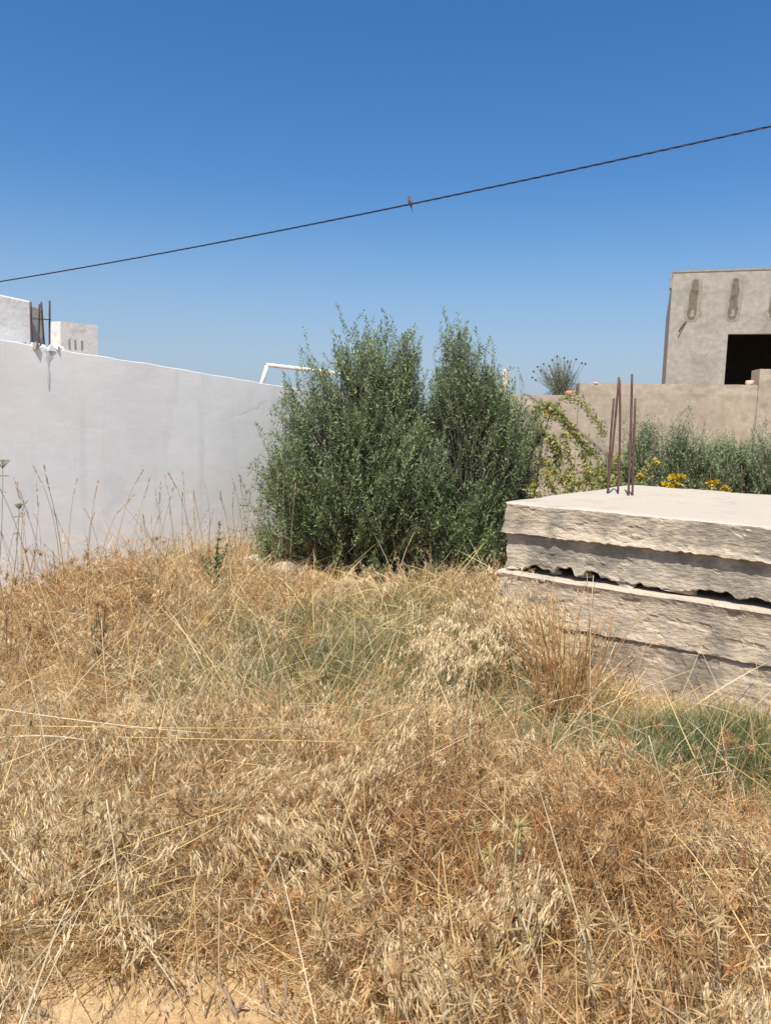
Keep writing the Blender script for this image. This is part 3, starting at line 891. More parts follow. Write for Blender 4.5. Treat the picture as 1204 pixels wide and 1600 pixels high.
# ------------------------------------------------------------------ grass and weeds: where things grow
def blob(x, y, cx, cy, rx, ry):
    return np.exp(-(((x - cx) / rx) ** 2 + ((y - cy) / ry) ** 2))


def in_slab(x, y, pad=.06):
    u = (x - S0[0]) * SU[0] + (y - S0[1]) * SU[1]; v = (x - S0[0]) * SV[0] + (y - S0[1]) * SV[1]
    return (u > -.05 - pad * .5) & (v > -.02 - pad) & (v < 2.4)


def wall_side(x, y):
    return (x - WA[0]) * WN[0] + (y - WA[1]) * WN[1]


def bare(x, y):
    b = 1.8 * blob(x, y, -.52, 1.80, .36, .22) + .9 * blob(x, y, -.8, 1.66, .5, .22) + 1.2 * blob(x, y, -.95, 7.6, .30, .28) + .7 * blob(x, y, .25, 6.75, .55, .2) + .8 * blob(x, y, .62, 5.4, .2, .25)
    b = b + .5 * blob(x, y, -.3, 8.0, 1.0, .9) + .6 * blob(x, y, .9, 8.0, .6, .8)
    return b + .25 * fbm(x * 3, y * 3, seed=61)


def height(x, y):
    h = .29 + .16 * fbm(x * 1.9, y * 1.9, seed=64, octv=2) + .09 * fbm(x * 5, y * 5, seed=66, octv=2)
    h = h + .14 * blob(x, y, -1.9, 5.7, 1.0, .8) - .22 * blob(x, y, -3.2, 6.1, .75, .9) + .06 * blob(x, y, -1.0, 3.6, .8, .7)
    h = h + .26 * blob(x, y, .10, 2.88, .42, .28) - .24 * blob(x, y, -.20, 2.38, .20, .17) + .16 * blob(x, y, .60, 2.55, .30, .22) - .16 * blob(x, y, .55, 2.08, .20, .13)
    h = h + .12 * blob(x, y, -.75, 2.55, .3, .22) - .14 * blob(x, y, -1.0, 2.1, .22, .14) + .30 * blob(x, y, .58, 4.75, .26, .35)
    h = h - .24 * blob(x, y, 1.75, 4.05, .65, .40) - .12 * blob(x, y, 1.45, 2.95, .7, .35) - .14 * blob(x, y, -.45, 1.8, .6, .35) - .16 * blob(x, y, .1, 7.1, 1.4, .9)
    return np.clip(h, .05, .66)


def greenness(x, y):
    g = 1.15 * blob(x, y, -.15, 4.8, 1.05, 1.35) + .9 * blob(x, y, .35, 6.0, .5, .7) + 1.9 * blob(x, y, 1.62, 3.5, .66, .42) + .35 * blob(x, y, -.9, 4.2, .5, .5) + .5 * blob(x, y, .8, 4.1, .35, .4)
    g = g + .35 * blob(x, y, -.1, 2.5, .3, .25) + .3 * blob(x, y, .75, 2.25, .3, .25)
    return np.clip(g + .30 * fbm(x * 2.2, y * 2.2, seed=67), 0, 1.2)


def rustness(x, y):
    r = 1.0 * blob(x, y, .60, 2.5, .85, .75) + .9 * blob(x, y, -.05, 2.65, .5, .40) + .4 * blob(x, y, .3, 1.9, .7, .4) + .75 * blob(x, y, -2.5, 5.6, .9, .9) + .6 * blob(x, y, .85, 4.25, .25, .35) + .5 * blob(x, y, 1.3, 2.4, .5, .6) + .35 * blob(x, y, -1.9, 4.0, .7, .6)
    return np.clip(r + .35 * fbm(x * 1.9, y * 1.9, seed=69), 0, 1.2)


def hollow(x, y):
    return np.clip(1.2 * blob(x, y, -.20, 2.40, .19, .13) + blob(x, y, .60, 2.02, .17, .10) + .9 * blob(x, y, -1.0, 2.12, .16, .10) + .8 * blob(x, y, 1.02, 2.15, .14, .09), 0, 1)


def fresh(x, y):
    return np.clip(1.3 * blob(x, y, 1.62, 3.5, .66, .40), 0, 1)


def scatter(n, y0=1.15, y1=10.2, power=1.15):
    """random ground points in front of the walls, thinning with distance"""
    n2 = int(n * 1.0)
    out = []
    got = 0
    while got < n:
        yy = y0 + (y1 - y0) * rng.random(n2 * 2)
        half = .60 * yy + .55
        xx = (rng.random(n2 * 2) * 2 - 1) * half
        acc = rng.random(n2 * 2) < np.minimum(1, (2.2 / yy) ** power) * half / (.60 * y1 + .55)
        acc &= ~in_slab(xx, yy) & (wall_side(xx, yy) > .05) & (bare(xx, yy) < .55 + .35 * rng.random(n2 * 2))
        p = np.stack([xx[acc], yy[acc]], 1); out.append(p); got += len(p)
    P = np.concatenate(out)[:n]
    return P


def lean_field(x, y):
    a = 3.2 * fbm(x * 1.1, y * 1.1, seed=91, octv=2) + 1.2 * fbm(x * 5, y * 5, seed=95, octv=2)
    return np.stack([np.cos(a * 2), np.sin(a * 2)], -1)


STRAW = np.array([.64, .455, .22]); PALE = np.array([.73, .585, .355]); GOLD = np.array([.68, .49, .20])
RUSTC = np.array([.52, .275, .11]); GREY = np.array([.45, .36, .23]); GREEN = np.array([.155, .185, .075]); DKGREEN = np.array([.115, .15, .055]); SAGE = np.array([.27, .275, .165])


def colours(x, y, n):
    rs = rustness(x, y)[:, None]; r = rng.random((n, 1)); v = .72 + .5 * rng.random((n, 1))
    c = np.where(r < .40, STRAW, np.where(r < .58, PALE, np.where(r < .72, GOLD, np.where(r < .86, GREY, RUSTC))))
    m = rng.random((n, 1)) < rs * .75
    c = np.where(m, RUSTC * .7 + c * .3, c)
    return c * v


def wscale(y):
    return np.maximum(1.0, (y / 3.2)) ** .75


def clumped(n, ncl, sig, power=1.15):
    """points gathered into tufts: returns x, y, outward offset, tuft number"""
    c = scatter(ncl, power=power)
    k = rng.integers(0, ncl, n)
    off = rng.normal(size=(n, 2)) * sig
    p = c[k] + off
    ok = ~in_slab(p[:, 0], p[:, 1]) & (wall_side(p[:, 0], p[:, 1]) > .03) & (bare(p[:, 0], p[:, 1]) < .8)
    return p[ok, 0], p[ok, 1], off[ok] / sig, k[ok]


# 1 litter and dead bits close to the ground
N = 36000
P2 = scatter(N); x, y = P2[:, 0], P2[:, 1]; h = height(x, y)
P = np.column_stack([x, y, ground_z(x, y) + rng.random(N) ** 1.6 * h * .5])
D = unit(np.column_stack([rng.normal(size=(N, 2)), rng.normal(size=N) * .35 + .1]))
V, T, m, _ = ribbons(P, D, .08 + .18 * rng.random(N), (.0026 + .0024 * rng.random(N)) * wscale(y), rng.normal(size=(N, 3)) * .5, .2 * np.ones(N), 2)
C = colours(x, y, N)
gm = rng.random(N) < np.clip(greenness(x, y) * .7, .12, 1)
C[gm] = SAGE * (.6 + .5 * rng.random((gm.sum(), 1)))
tag(link("straw_litter", tri_mesh("straw_litter", V, T, np.repeat(C, m, 0)), M['dry']), "dead straw litter lying between the dry grass", "straw", None, "stuff")

# 2 standing and tangled dry blades, in tufts
NC = 3000
x, y, of, kk = clumped(96000, NC, .065)
keep = (rng.random(len(x)) > np.clip(np.clip(greenness(x, y), 0, 1) * .62 + .28 * fresh(x, y), 0, .85)) & (rng.random(len(x)) > .9 * hollow(x, y)) & (rng.random(len(x)) < .25 + 3.2 * height(x, y))
x, y, of, kk = x[keep], y[keep], of[keep], kk[keep]; N = len(x)
ch = .55 + .75 * rng.random(NC); h = height(x, y) * ch[kk]
P = np.column_stack([x, y, ground_z(x, y) - .01 + (rng.random(N) < .3) * rng.random(N) * h * .5])
lf = lean_field(x, y) * .40 + of * .22
D = unit(np.column_stack([lf + rng.normal(size=(N, 2)) * .36, .55 + .6 * rng.random(N)]))
V, T, m, _ = ribbons(P, D, h * (.7 + .75 * rng.random(N)), (.0032 + .0030 * rng.random(N)) * wscale(y), rng.normal(size=(N, 3)) * .6, .35 + .8 * rng.random(N), 3)
C = colours(x, y, N) * (.75 + .45 * rng.random(NC))[kk][:, None]
tag(link("dry_grass", tri_mesh("dry_grass", V, T, np.repeat(C, m, 0)), M['dry']), "tangled dry straw coloured grass covering the ground", "grass", None, "stuff")

N = 2600
P2 = scatter(N, power=.9); x, y = P2[:, 0], P2[:, 1]; h = height(x, y)
D = unit(np.column_stack([rng.normal(size=(N, 2)) * .7, .35 + .6 * rng.random(N)]))
V, T, m, _ = ribbons(np.column_stack([x, y, ground_z(x, y) + rng.random(N) * h * .5]), D, .30 + .35 * rng.random(N), (.0036 + .0016 * rng.random(N)) * wscale(y), rng.normal(size=(N, 3)) * .15, .25 + .3 * rng.random(N), 4, .35)
C = np.where(rng.random((N, 1)) < .6, np.array([.68, .51, .22]), np.array([.72, .61, .40])) * (.8 + .35 * rng.random((N, 1)))
tag(link("long_straw", tri_mesh("long_straw", V, T, np.repeat(C, m, 0)), M['dry']), "long golden straws criss-crossing the dry grass", "straw", None, "stuff")

# 3 wild oat and brome panicles: thin stems with drooping pale spikelets, in tufts
NC = 1100
x, y, of, kk = clumped(5600, NC, .06, .95)
keep = (rng.random(len(x)) > .9 * np.clip(greenness(x, y) + fresh(x, y), 0, 1)) & (rng.random(len(x)) > hollow(x, y)) & (rng.random(len(x)) > .55 * np.clip(rustness(x, y), 0, 1))
x, y, of, kk = x[keep], y[keep], of[keep], kk[keep]; N = len(x)
ch = .75 + .6 * rng.random(NC); h = height(x, y) * ch[kk]
P = np.column_stack([x, y, ground_z(x, y)])
lf = lean_field(x, y) * .30 + of * .20
D = unit(np.column_stack([lf + rng.normal(size=(N, 2)) * .16, .9 + 0 * x]))
Ls = h * (1.0 + .4 * rng.random(N)) + .05
V, T, m, tipP = ribbons(P, D, Ls, .0024 * wscale(y), rng.normal(size=(N, 3)) * .25, .6 + .9 * rng.random(N), 4, .3)
bag = Bag(); sc_ = (STRAW * .6 + PALE * .4)
bag.add(V, T, np.repeat(sc_ * (.75 + .4 * rng.random((N, 1))), m, 0))
K = 15
tsel = rng.random((N, K)) ** .8
Vr = V.reshape(N, m, 3)
seg0, seg1, seg2 = Vr[:, 4], Vr[:, 6], Vr[:, 8]
Q = np.where(tsel[..., None] < .5, seg0[:, None] + (seg1 - seg0)[:, None] * (tsel * 2)[..., None], seg1[:, None] + (seg2 - seg1)[:, None] * (tsel * 2 - 1)[..., None])
Q = Q + rng.normal(size=Q.shape) * np.array([.014, .014, .010])
dom = lean_field(x, y) * .55 + of * .3                      # spikelets of a tuft hang the same way
A = np.concatenate([np.repeat(dom[:, None], K, 1) + rng.normal(size=(N, K, 2)) * .26, (-.55 - .6 * rng.random((N, K)))[..., None]], -1)
A = unit(A) * (.022 + .022 * rng.random((N, K)))[..., None] * (np.sqrt(wscale(y))[:, None, None])
Q, A = Q.reshape(-1, 3), A.reshape(-1, 3)
yy = np.repeat(y, K); xx = np.repeat(x, K)
tone = np.repeat((.70 + .5 * rng.random(NC))[kk], K)[:, None]
cs = (PALE * tone * (.85 + .3 * rng.random((len(Q), 1)))) * (1 - .35 * np.clip(rustness(xx, yy), 0, 1)[:, None] * np.array([.3, .6, .9]))
for s_ in (-1, 1):
    B = unit(np.cross(A, rng.normal(size=A.shape)))
    A2 = A + B * s_ * np.linalg.norm(A, axis=1, keepdims=True) * .20
    Bw = unit(np.cross(A2, rng.normal(size=A.shape))) * (.0019 * wscale(yy))[:, None]
    V, T, m = diamonds(Q, A2, Bw, .35)
    bag.add(V, T, np.repeat(cs, m, 0))
tag(link("wild_oats", bag.mesh("wild_oats"), M['dry']), "dry wild oats with drooping pale spikelets through the grass", "grass", None, "stuff")

# 4 spiny rust-coloured thistle foliage
NC = 1500
x, y, of, kk = clumped(9500, NC, .08)
keep = (rng.random(len(x)) < .06 + 1.0 * rustness(x, y)) & (rng.random(len(x)) > fresh(x, y)) & (rng.random(len(x)) > hollow(x, y))
x, y, kk = x[keep], y[keep], kk[keep]; N = len(x); h = height(x, y)
ctr = np.column_stack([x, y, ground_z(x, y) + h * (.3 + .8 * rng.random(N))])
K = 10
dd = unit(rng.normal(size=(N, K, 3)) + np.array([0, 0, .35]))
LL = (.022 + .036 * rng.random((N, K))) * np.sqrt(wscale(y))[:, None]
P = np.repeat(ctr[:, None], K, 1).reshape(-1, 3); D = dd.reshape(-1, 3); L1 = LL.reshape(-1); yy = np.repeat(y, K)
Bw = unit(np.cross(D, rng.normal(size=D.shape))) * (.0024 * wscale(yy))[:, None]
V, T, m = diamonds(P, D * L1[:, None], Bw, .25)
pick = rng.random(NC)[kk][:, None]
pc = np.where(pick < .45, RUSTC, np.where(pick < .7, STRAW * .95, np.array([.52, .34, .17]))) * (.75 + .5 * rng.random((N, 1)))
bag = Bag(); bag.add(V, T, np.repeat(np.repeat(pc, K, 0), m, 0))
V, T, m, _ = ribbons(np.column_stack([x, y, ground_z(x, y)]), unit(ctr - np.column_stack([x, y, ground_z(x, y)]) + rng.normal(size=(N, 3)) * .02), (ctr[:, 2] - ground_z(x, y)), .0035 * wscale(y), rng.normal(size=(N, 3)) * .1, 0 * x, 2, .25)
bag.add(V, T, np.repeat(pc * .85, m, 0))
tag(link("dry_thistle_leaves", bag.mesh("dry_thistle_leaves"), M['dry']), "withered rust brown spiny leaves among the dry grass", "dry weeds", None, "stuff")

N = 1500
x = np.concatenate([-.12 + .20 * rng.normal(size=500), .62 + .22 * rng.normal(size=600), .95 + .2 * rng.normal(size=400)])
y = np.concatenate([2.58 + .08 * rng.normal(size=500), 2.28 + .16 * rng.normal(size=600), 2.5 + .2 * rng.normal(size=400)])
D = unit(np.column_stack([rng.normal(size=(N, 2)) * .20, np.ones(N)]))
V, T, m, tp = ribbons(np.column_stack([x, y, ground_z(x, y)]), D, .24 + .22 * rng.random(N), .0032 + .0016 * rng.random(N), rng.normal(size=(N, 3)) * .25, .1 + .3 * rng.random(N), 4, .3)
bag = Bag(); pc = np.where(rng.random((N, 1)) < .6, RUSTC * .95, np.array([.50, .35, .18])) * (.7 + .5 * rng.random((N, 1))); bag.add(V, T, np.repeat(pc, m, 0))
K = 16; Vr = V.reshape(N, m, 3); tt = rng.random((N, K)) * 5.9; i0 = (tt.astype(int) // 2) * 2; ii = np.repeat(np.arange(N)[:, None], K, 1)
Q = Vr[ii, i0 + 1] + (Vr[ii, i0 + 2] - Vr[ii, i0 + 1]) * (rng.random((N, K)))[..., None]
dd = unit(rng.normal(size=(N, K, 3)) + np.array([0, 0, .3])).reshape(-1, 3); L1 = .014 + .022 * rng.random(N * K)
V, T, m = diamonds(Q.reshape(-1, 3), dd * L1[:, None], unit(np.cross(dd, rng.normal(size=dd.shape))) * .0018, .3)
bag.add(V, T, np.repeat(np.repeat(np.where(rng.random((N, 1)) < .5, pc * 1.15, STRAW * .85), K, 0), m, 0))
tag(link("thistle_thicket", bag.mesh("thistle_thicket"), M['dry']), "thicket of rusty brown spiny stems in the centre and right foreground", "dry weeds", None, "stuff")

# 5 green blades
N = 95000
P2 = scatter(N, power=.8)
E1 = np.column_stack([1.62 + .50 * rng.normal(size=10000), 3.48 + .27 * rng.normal(size=10000)])
E2 = np.column_stack([-.1 + .62 * rng.normal(size=12000), 5.0 + .75 * rng.normal(size=12000)])
P2 = np.concatenate([P2, E1, E2]); P2 = P2[~in_slab(P2[:, 0], P2[:, 1])]; N = len(P2)
x, y = P2[:, 0], P2[:, 1]
gr = greenness(x, y)
keep = rng.random(N) < np.clip(gr * 1.25 - .03, .09, 1)
x, y = x[keep], y[keep]; N = len(x); h = np.maximum(.16, height(x, y) * .85); h = np.maximum(h, .30 * blob(x, y, 1.62, 3.55, .8, .45))
P = np.column_stack([x, y, ground_z(x, y) - .01])
D = unit(np.column_stack([lean_field(x, y) * .25 + rng.normal(size=(N, 2)) * .40, .9 + 0 * x]))
V, T, m, _ = ribbons(P, D, h * (.5 + .7 * rng.random(N)), (.0032 + .002 * rng.random(N)) * wscale(y), rng.normal(size=(N, 3)) * .4, .35 + .6 * rng.random(N), 3)
dk = blob(x, y, 1.62, 3.5, .8, .5)[:, None]; r = rng.random((N, 1))
C = np.where(r < .55, np.array([.275, .285, .105]), np.where(r < .9, SAGE * 1.15, GREEN)); C = np.where(rng.random((N, 1)) < dk * .65, DKGREEN * (.8 + .7 * r), C); C = np.where(rng.random((N, 1)) < .16, STRAW * .9, C) * (.75 + .5 * rng.random((N, 1)))
tag(link("green_grass", tri_mesh("green_grass", V, T, np.repeat(C, m, 0)), M['green']), "fresh and grey green grass patches amid the straw", "grass", None, "stuff")


# ------------------------------------------------------------------ single plants and stalks
PAL = {'P': np.array([.72, .61, .40]), 'G': np.array([.78, .57, .23]), 'R': RUSTC * 1.1}
STALKS = [
    (-1.03,2.14,0.22, -1.14,2.19,0.29, 4.0,'P'), (-0.08,2.33,0.12, -0.21,2.38,0.37, 3.2,'G'), (-0.04,2.53,0.20, -0.07,2.53,0.56, 2.6,'G'), (-0.06,2.66,0.20, 0.02,2.71,0.48, 2.4,'G'),
    (1.11,2.72,0.12, 1.01,2.77,0.46, 3.6,'P'), (0.49,1.84,0.05, 0.40,1.94,0.28, 4.2,'P'), (0.42,1.95,0.25, 0.45,1.98,0.41, 2.6,'P'), (-0.18,2.09,0.10, -0.15,2.09,0.41, 2.6,'G'),
    (0.94,2.58,0.20, 0.71,2.60,0.25, 3.2,'G'), (1.33,2.44,0.20, 0.93,2.56,0.22, 3.0,'P'), (-0.54,1.91,0.03, -0.49,1.96,0.34, 2.2,'G'), (-0.44,1.86,0.03, -0.48,1.91,0.36, 2.2,'G'),
    (-0.41,1.90,0.05, -0.41,1.90,0.34, 2.0,'P'), (-1.61,3.13,0.35, -0.69,3.03,0.31, 2.6,'P'), (-1.52,2.95,0.30, -1.17,2.95,0.30, 4.0,'P'), (-1.56,3.03,0.32, -0.43,3.08,0.32, 2.4,'G'),
    (-1.07,2.99,0.30, 0.12,2.94,0.33, 2.2,'G'), (-1.42,2.75,0.28, -1.17,2.85,0.37, 2.6,'P'), (-1.31,3.56,0.20, -1.37,3.66,0.60, 2.2,'P'), (-0.73,3.37,0.25, -0.89,3.37,0.56, 2.2,'P'),
    (-1.13,3.46,0.20, -1.21,3.56,0.58, 2.2,'G'), (0.40,3.18,0.15, 0.30,3.23,0.42, 2.2,'G'), (0.38,2.96,0.20, 0.36,2.96,0.43, 2.2,'P'), (-1.06,2.03,0.15, -0.49,2.28,0.33, 3.0,'G'),
    (-0.94,2.12,0.20, -0.84,2.17,0.26, 4.0,'P'), (-0.85,2.33,0.20, -0.45,2.43,0.32, 2.4,'G'), (-0.37,3.51,0.20, -0.52,3.56,0.48, 2.0,'P'), (-0.53,3.08,0.20, -0.36,3.18,0.41, 2.2,'G'),
    (-0.23,3.60,0.20, -0.40,3.70,0.42, 2.0,'R'), (-0.35,2.36,0.20, -0.26,2.46,0.33, 2.4,'G'), (0.64,1.85,0.05, 0.71,1.90,0.29, 2.2,'G'), (1.10,2.19,0.20, 1.22,2.24,0.32, 2.4,'G'),
    (1.16,2.60,0.15, 1.06,2.60,0.41, 2.0,'G'), (1.54,2.86,0.20, 1.33,2.91,0.33, 2.2,'G'), (1.25,3.67,0.12, 1.64,3.77,0.33, 2.2,'G'), (0.96,3.36,0.10, 1.23,3.46,0.50, 1.8,'G'),
    (1.10,3.83,0.15, 1.69,4.03,0.32, 1.8,'P'), (0.96,3.26,0.10, 0.93,3.36,0.95, 1.9,'P'), (0.10,2.02,0.20, 0.13,2.07,0.42, 2.0,'R'), (0.22,1.92,0.20, 0.18,1.97,0.44, 2.2,'G'),
    (0.03,2.14,0.20, -0.03,2.19,0.39, 2.6,'P'), (-0.13,2.37,0.20, -0.07,2.42,0.41, 2.4,'G'), (-0.59,1.97,0.10, -0.66,2.02,0.12, 2.4,'G'), (-0.70,1.97,0.25, -0.75,2.02,0.54, 2.6,'P'),
    (-0.77,1.93,0.05, -0.58,2.13,0.21, 2.4,'G'), (-0.39,2.03,0.10, -0.28,2.13,0.34, 2.4,'P'), (-0.25,2.12,0.10, -0.41,2.22,0.36, 2.4,'G'), (0.94,1.89,0.10, 0.89,1.94,0.30, 2.2,'G'),
    (0.83,2.02,0.15, 0.92,2.07,0.29, 2.2,'P'), (0.32,1.86,0.10, 0.38,1.96,0.29, 2.2,'R'), (-0.78,3.06,0.20, -0.97,3.16,0.43, 2.0,'P'), (-1.87,4.31,0.30, -2.02,4.41,0.63, 1.8,'P'),
]

def coloured(V, T, col, name, parent=None, smooth=False, mat='dry'):
    return link(name, tri_mesh(name, V, T, np.broadcast_to(np.asarray(col, float), (len(V), 3)), smooth), M[mat], parent)


def place(o, root):
    """parent o, modelled in world space, to a thing's root"""
    o.parent = root
    o.matrix_parent_inverse = Matrix.Translation(-root.location)
    return o


# single straws that stand out of the tangle
g2 = np.random.default_rng(5)
NAMED = {4: "pale bleached straw leaning left in front of the green grass", 5: "thick pale stalk rising from the bottom edge right of centre",
         37: "thin tall straw standing straight up before the slabs", 14: "thick pale straw lying flat at the left edge", 0: "short bleached stalk end poking in from the left edge",
         9: "long pale straw sloping in from the right edge", 8: "golden brown straw lying across the grass at right"}
for k, (bx, by, bz, tx, ty, tz, r, c) in enumerate(STALKS):
    b = np.array([bx, by, bz]); t = np.array([tx, ty, tz]); d = t - b
    pts = bez(b, (b + t) / 2 + g2.normal(size=3) * np.linalg.norm(d) * .03, t, 8)
    if d[2] > .12 and bz > .03:                              # standing straw: carry it down to the soil
        s0 = b - d * (bz / max(d[2], .2)) * .7; s0[2] = float(ground_z(s0[0], s0[1])) - .01
        pts = np.concatenate([[s0], pts])
    V, T = tube_np(pts, np.linspace(r, r * .6, len(pts)) * .00125, 5)
    o = coloured(V, T, PAL[c] * (.85 + .3 * g2.random()), "straw_stalk", None, True)
    lying = d[2] < .12
    hue = {'P': 'pale', 'G': 'golden', 'R': 'rust brown'}[c]
    lean_ = "leaning left" if tx < bx - .06 else "leaning right" if tx > bx + .06 else "standing nearly upright"
    q_ = tx / (.5 * max(ty, 1))
    side_ = "far left" if q_ < -.6 else "left" if q_ < -.2 else "middle" if q_ < .2 else "right" if q_ < .6 else "far right"
    dep_ = "nearest" if by < 2.0 else "near" if by < 2.4 else "mid" if by < 3.1 else "far"
    lab = f"{hue} straw lying bent across the {dep_} grass at {side_}" if lying else f"{hue} straw {lean_} in the {dep_} grass at {side_}"
    tag(o, NAMED.get(k, lab), "straw", "lodged straws" if lying else "upright straws")

# rust coloured stalk clump before the slabs
root = tag(empty("dry_stalk_clump", (.98, 4.0, 0)), "clump of upright rust brown dry stalks in front of the slabs", "dry plant")
for k in range(64):
    b = np.array([.98 + g2.normal() * .08, 4.0 + g2.normal() * .08, 0.0])
    a = g2.normal() * .22 + .03; L = .42 + .40 * g2.random()
    t = b + np.array([math.sin(a) * L, g2.normal() * .08, math.cos(a) * L])
    pts = bez(b, (b + t) / 2 + np.array([g2.normal() * .02, 0, .02]), t, 7)
    V, T = tube_np(pts, np.linspace(.0034, .0018, 7), 5)
    c = RUSTC * (.75 + .4 * g2.random()) if g2.random() < .72 else GOLD * (.75 + .4 * g2.random())
    place(coloured(V, T, c, "stem", None, True), root)


def star_head(name, r, col, n=16, seed=0, core=None):
    g = np.random.default_rng(seed); bag = Bag()
    d = unit(g.normal(size=(n, 3)) + np.array([0, 0, .55])); L = r * (.65 + .5 * g.random(n))
    B = unit(np.cross(d, g.normal(size=d.shape))) * (r * .045)
    V, T, m = diamonds(0 * d, d * L[:, None], B, .22); bag.add(V, T, np.repeat(col * (.75 + .5 * g.random((n, 1))), m, 0))
    V, T, m = diamonds(0 * d, d * L[:, None], np.cross(unit(d), B), .22); bag.add(V, T, np.repeat(col * (.75 + .5 * g.random((n, 1))), m, 0))
    V, T = tube_np([(0, 0, -r * .3), (0, 0, -.05 * r), (0, 0, r * .22), (0, 0, r * .42)], [r * .06, r * .13, r * .11, r * .03], 7)
    bag.add(V, T, col * .8 if core is None else core)
    return bag.mesh(name)


def thistle_proto(k, col):
    g = np.random.default_rng(100 + k)
    root = empty("dry_thistle"); H = .24 + .12 * g.random()
    V, T = tube_np(bez((0, 0, -.01), (.02, .01, H * .5), (.0, 0, H), 6), np.linspace(.0038, .0026, 6), 5)
    coloured(V, T, col * .85, "stem", root)
    heads = [(0, 0, H, .046)]
    for j in range(2 + k % 3):
        a = g.random() * 6.28; z0 = H * (.35 + .3 * g.random()); rr = .07 + .07 * g.random()
        e = np.array([math.cos(a) * rr, math.sin(a) * rr, z0 + .07 + .09 * g.random()])
        V, T = tube_np(bez((.008, 0, z0), (e[0] * .7, e[1] * .7, z0 + .02), e, 5), np.linspace(.0028, .002, 5), 5)
        coloured(V, T, col * .85, "branch", root)
        heads.append((*e, .028 + .02 * g.random()))
    for j, (hx, hy, hz, r) in enumerate(heads):
        o = link("spiny_head", star_head("spiny_head", r, col, 20, k * 9 + j), M['dry'], root); o.location = (hx, hy, hz)
    # spiny leaves up the stem
    n = 26; zz = H * (.15 + .8 * g.random(n)); a = g.random(n) * 6.28
    d = unit(np.column_stack([np.cos(a), np.sin(a), .5 * g.random(n)])); L = .025 + .03 * g.random(n)
    B = unit(np.cross(d, g.normal(size=d.shape))) * .0025
    V, T, m = diamonds(np.column_stack([.01 + 0 * zz, 0 * zz, zz]), d * L[:, None], B, .3)
    tag(coloured(V, T, col * .95, "spiny_leaves", root), kind="stuff")
    return root


protos = [thistle_proto(k, c) for k, c in enumerate([np.array([.56, .365, .175]), np.array([.60, .45, .23]), np.array([.48, .30, .14]), np.array([.52, .40, .19]), np.array([.60, .50, .22])])]
spots = [(.39, 2.09, 4), (.35, 1.87, 4), (-.08, 2.0, 1), (.32, 1.72, 0), (-.17, 1.9, 1), (.02, 1.92, 3), (.43, 1.66, 0), (.88, 2.45, 2), (.8, 2.15, 0), (.23, 2.4, 0),
         (-.3, 2.2, 1), (.6, 1.8, 1), (.95, 1.9, 0), (1.15, 2.2, 1), (.62, 2.3, 0), (.5, 2.65, 2), (.1, 2.2, 0), (-.02, 2.6, 0), (.75, 2.75, 1), (1.2, 2.7, 2), (-.55, 2.45, 0), (-.85, 2.2, 1), (.2, 1.62, 1),
         (.7, 1.6, 2), (1.0, 1.65, 0), (-.9, 2.8, 2), (-1.2, 3.2, 0), (-1.5, 3.0, 1), (.3, 3.0, 2), (.9, 3.0, 0), (-.2, 3.1, 1), (1.4, 2.95, 0), (-2.1, 4.2, 0), (-1.7, 4.6, 2), (-2.5, 5.0, 0), (-2.7, 5.6, 2), (-2.2, 5.5, 0), (-2.9, 6.1, 0), (-2.45, 6.2, 2), (-1.9, 6.0, 0), (-2.0, 6.6, 0),
         (.45, 1.95, 1), (.05, 1.75, 0), (.85, 1.75, 1), (-.05, 2.3, 2), (.4, 2.25, 1), (.7, 2.05, 0), (1.05, 2.4, 1), (.3, 2.75, 0), (.6, 2.95, 1)]
used = set()
for k, (tx, ty, pk) in enumerate(spots):
    o = protos[pk] if pk not in used else copy_tree(protos[pk]); used.add(pk)
    o.location = (tx, ty, float(ground_z(tx, ty)) + (.05 if ty > 4 else 0)); sc = .8 + .45 * g2.random()
    o.rotation_euler = (g2.normal() * .12, g2.normal() * .12, g2.random() * 6.28); o.scale = (sc, sc, sc * (1.25 if ty > 4 else 1.0))
    far = ty > 4
    if k == 0: lab = "yellowish star thistle, the farther of the two pale ones in the right foreground"
    elif k == 1: lab = "yellowish star thistle, the nearer of the two pale ones in the right foreground"
    elif far: lab = "brown dry thistle standing in the tall grass before the white wall"
    else:
        q_ = tx / (.5 * ty)
        side_ = "far left" if q_ < -.5 else "left" if q_ < -.15 else "centre" if q_ < .15 else "right of centre" if q_ < .45 else "right" if q_ < .75 else "far right"
        dep_ = "bottom edge" if ty < 1.8 else "lower foreground" if ty < 2.12 else "foreground" if ty < 2.55 else "upper foreground"
        lab = f"{('rust brown', 'tan', 'dark brown', 'straw coloured', 'yellowish')[pk]} dry star thistle at {side_} of the {dep_}"
    tag(o, lab, "thistle", "thistles by the white wall" if far else "foreground star thistles")

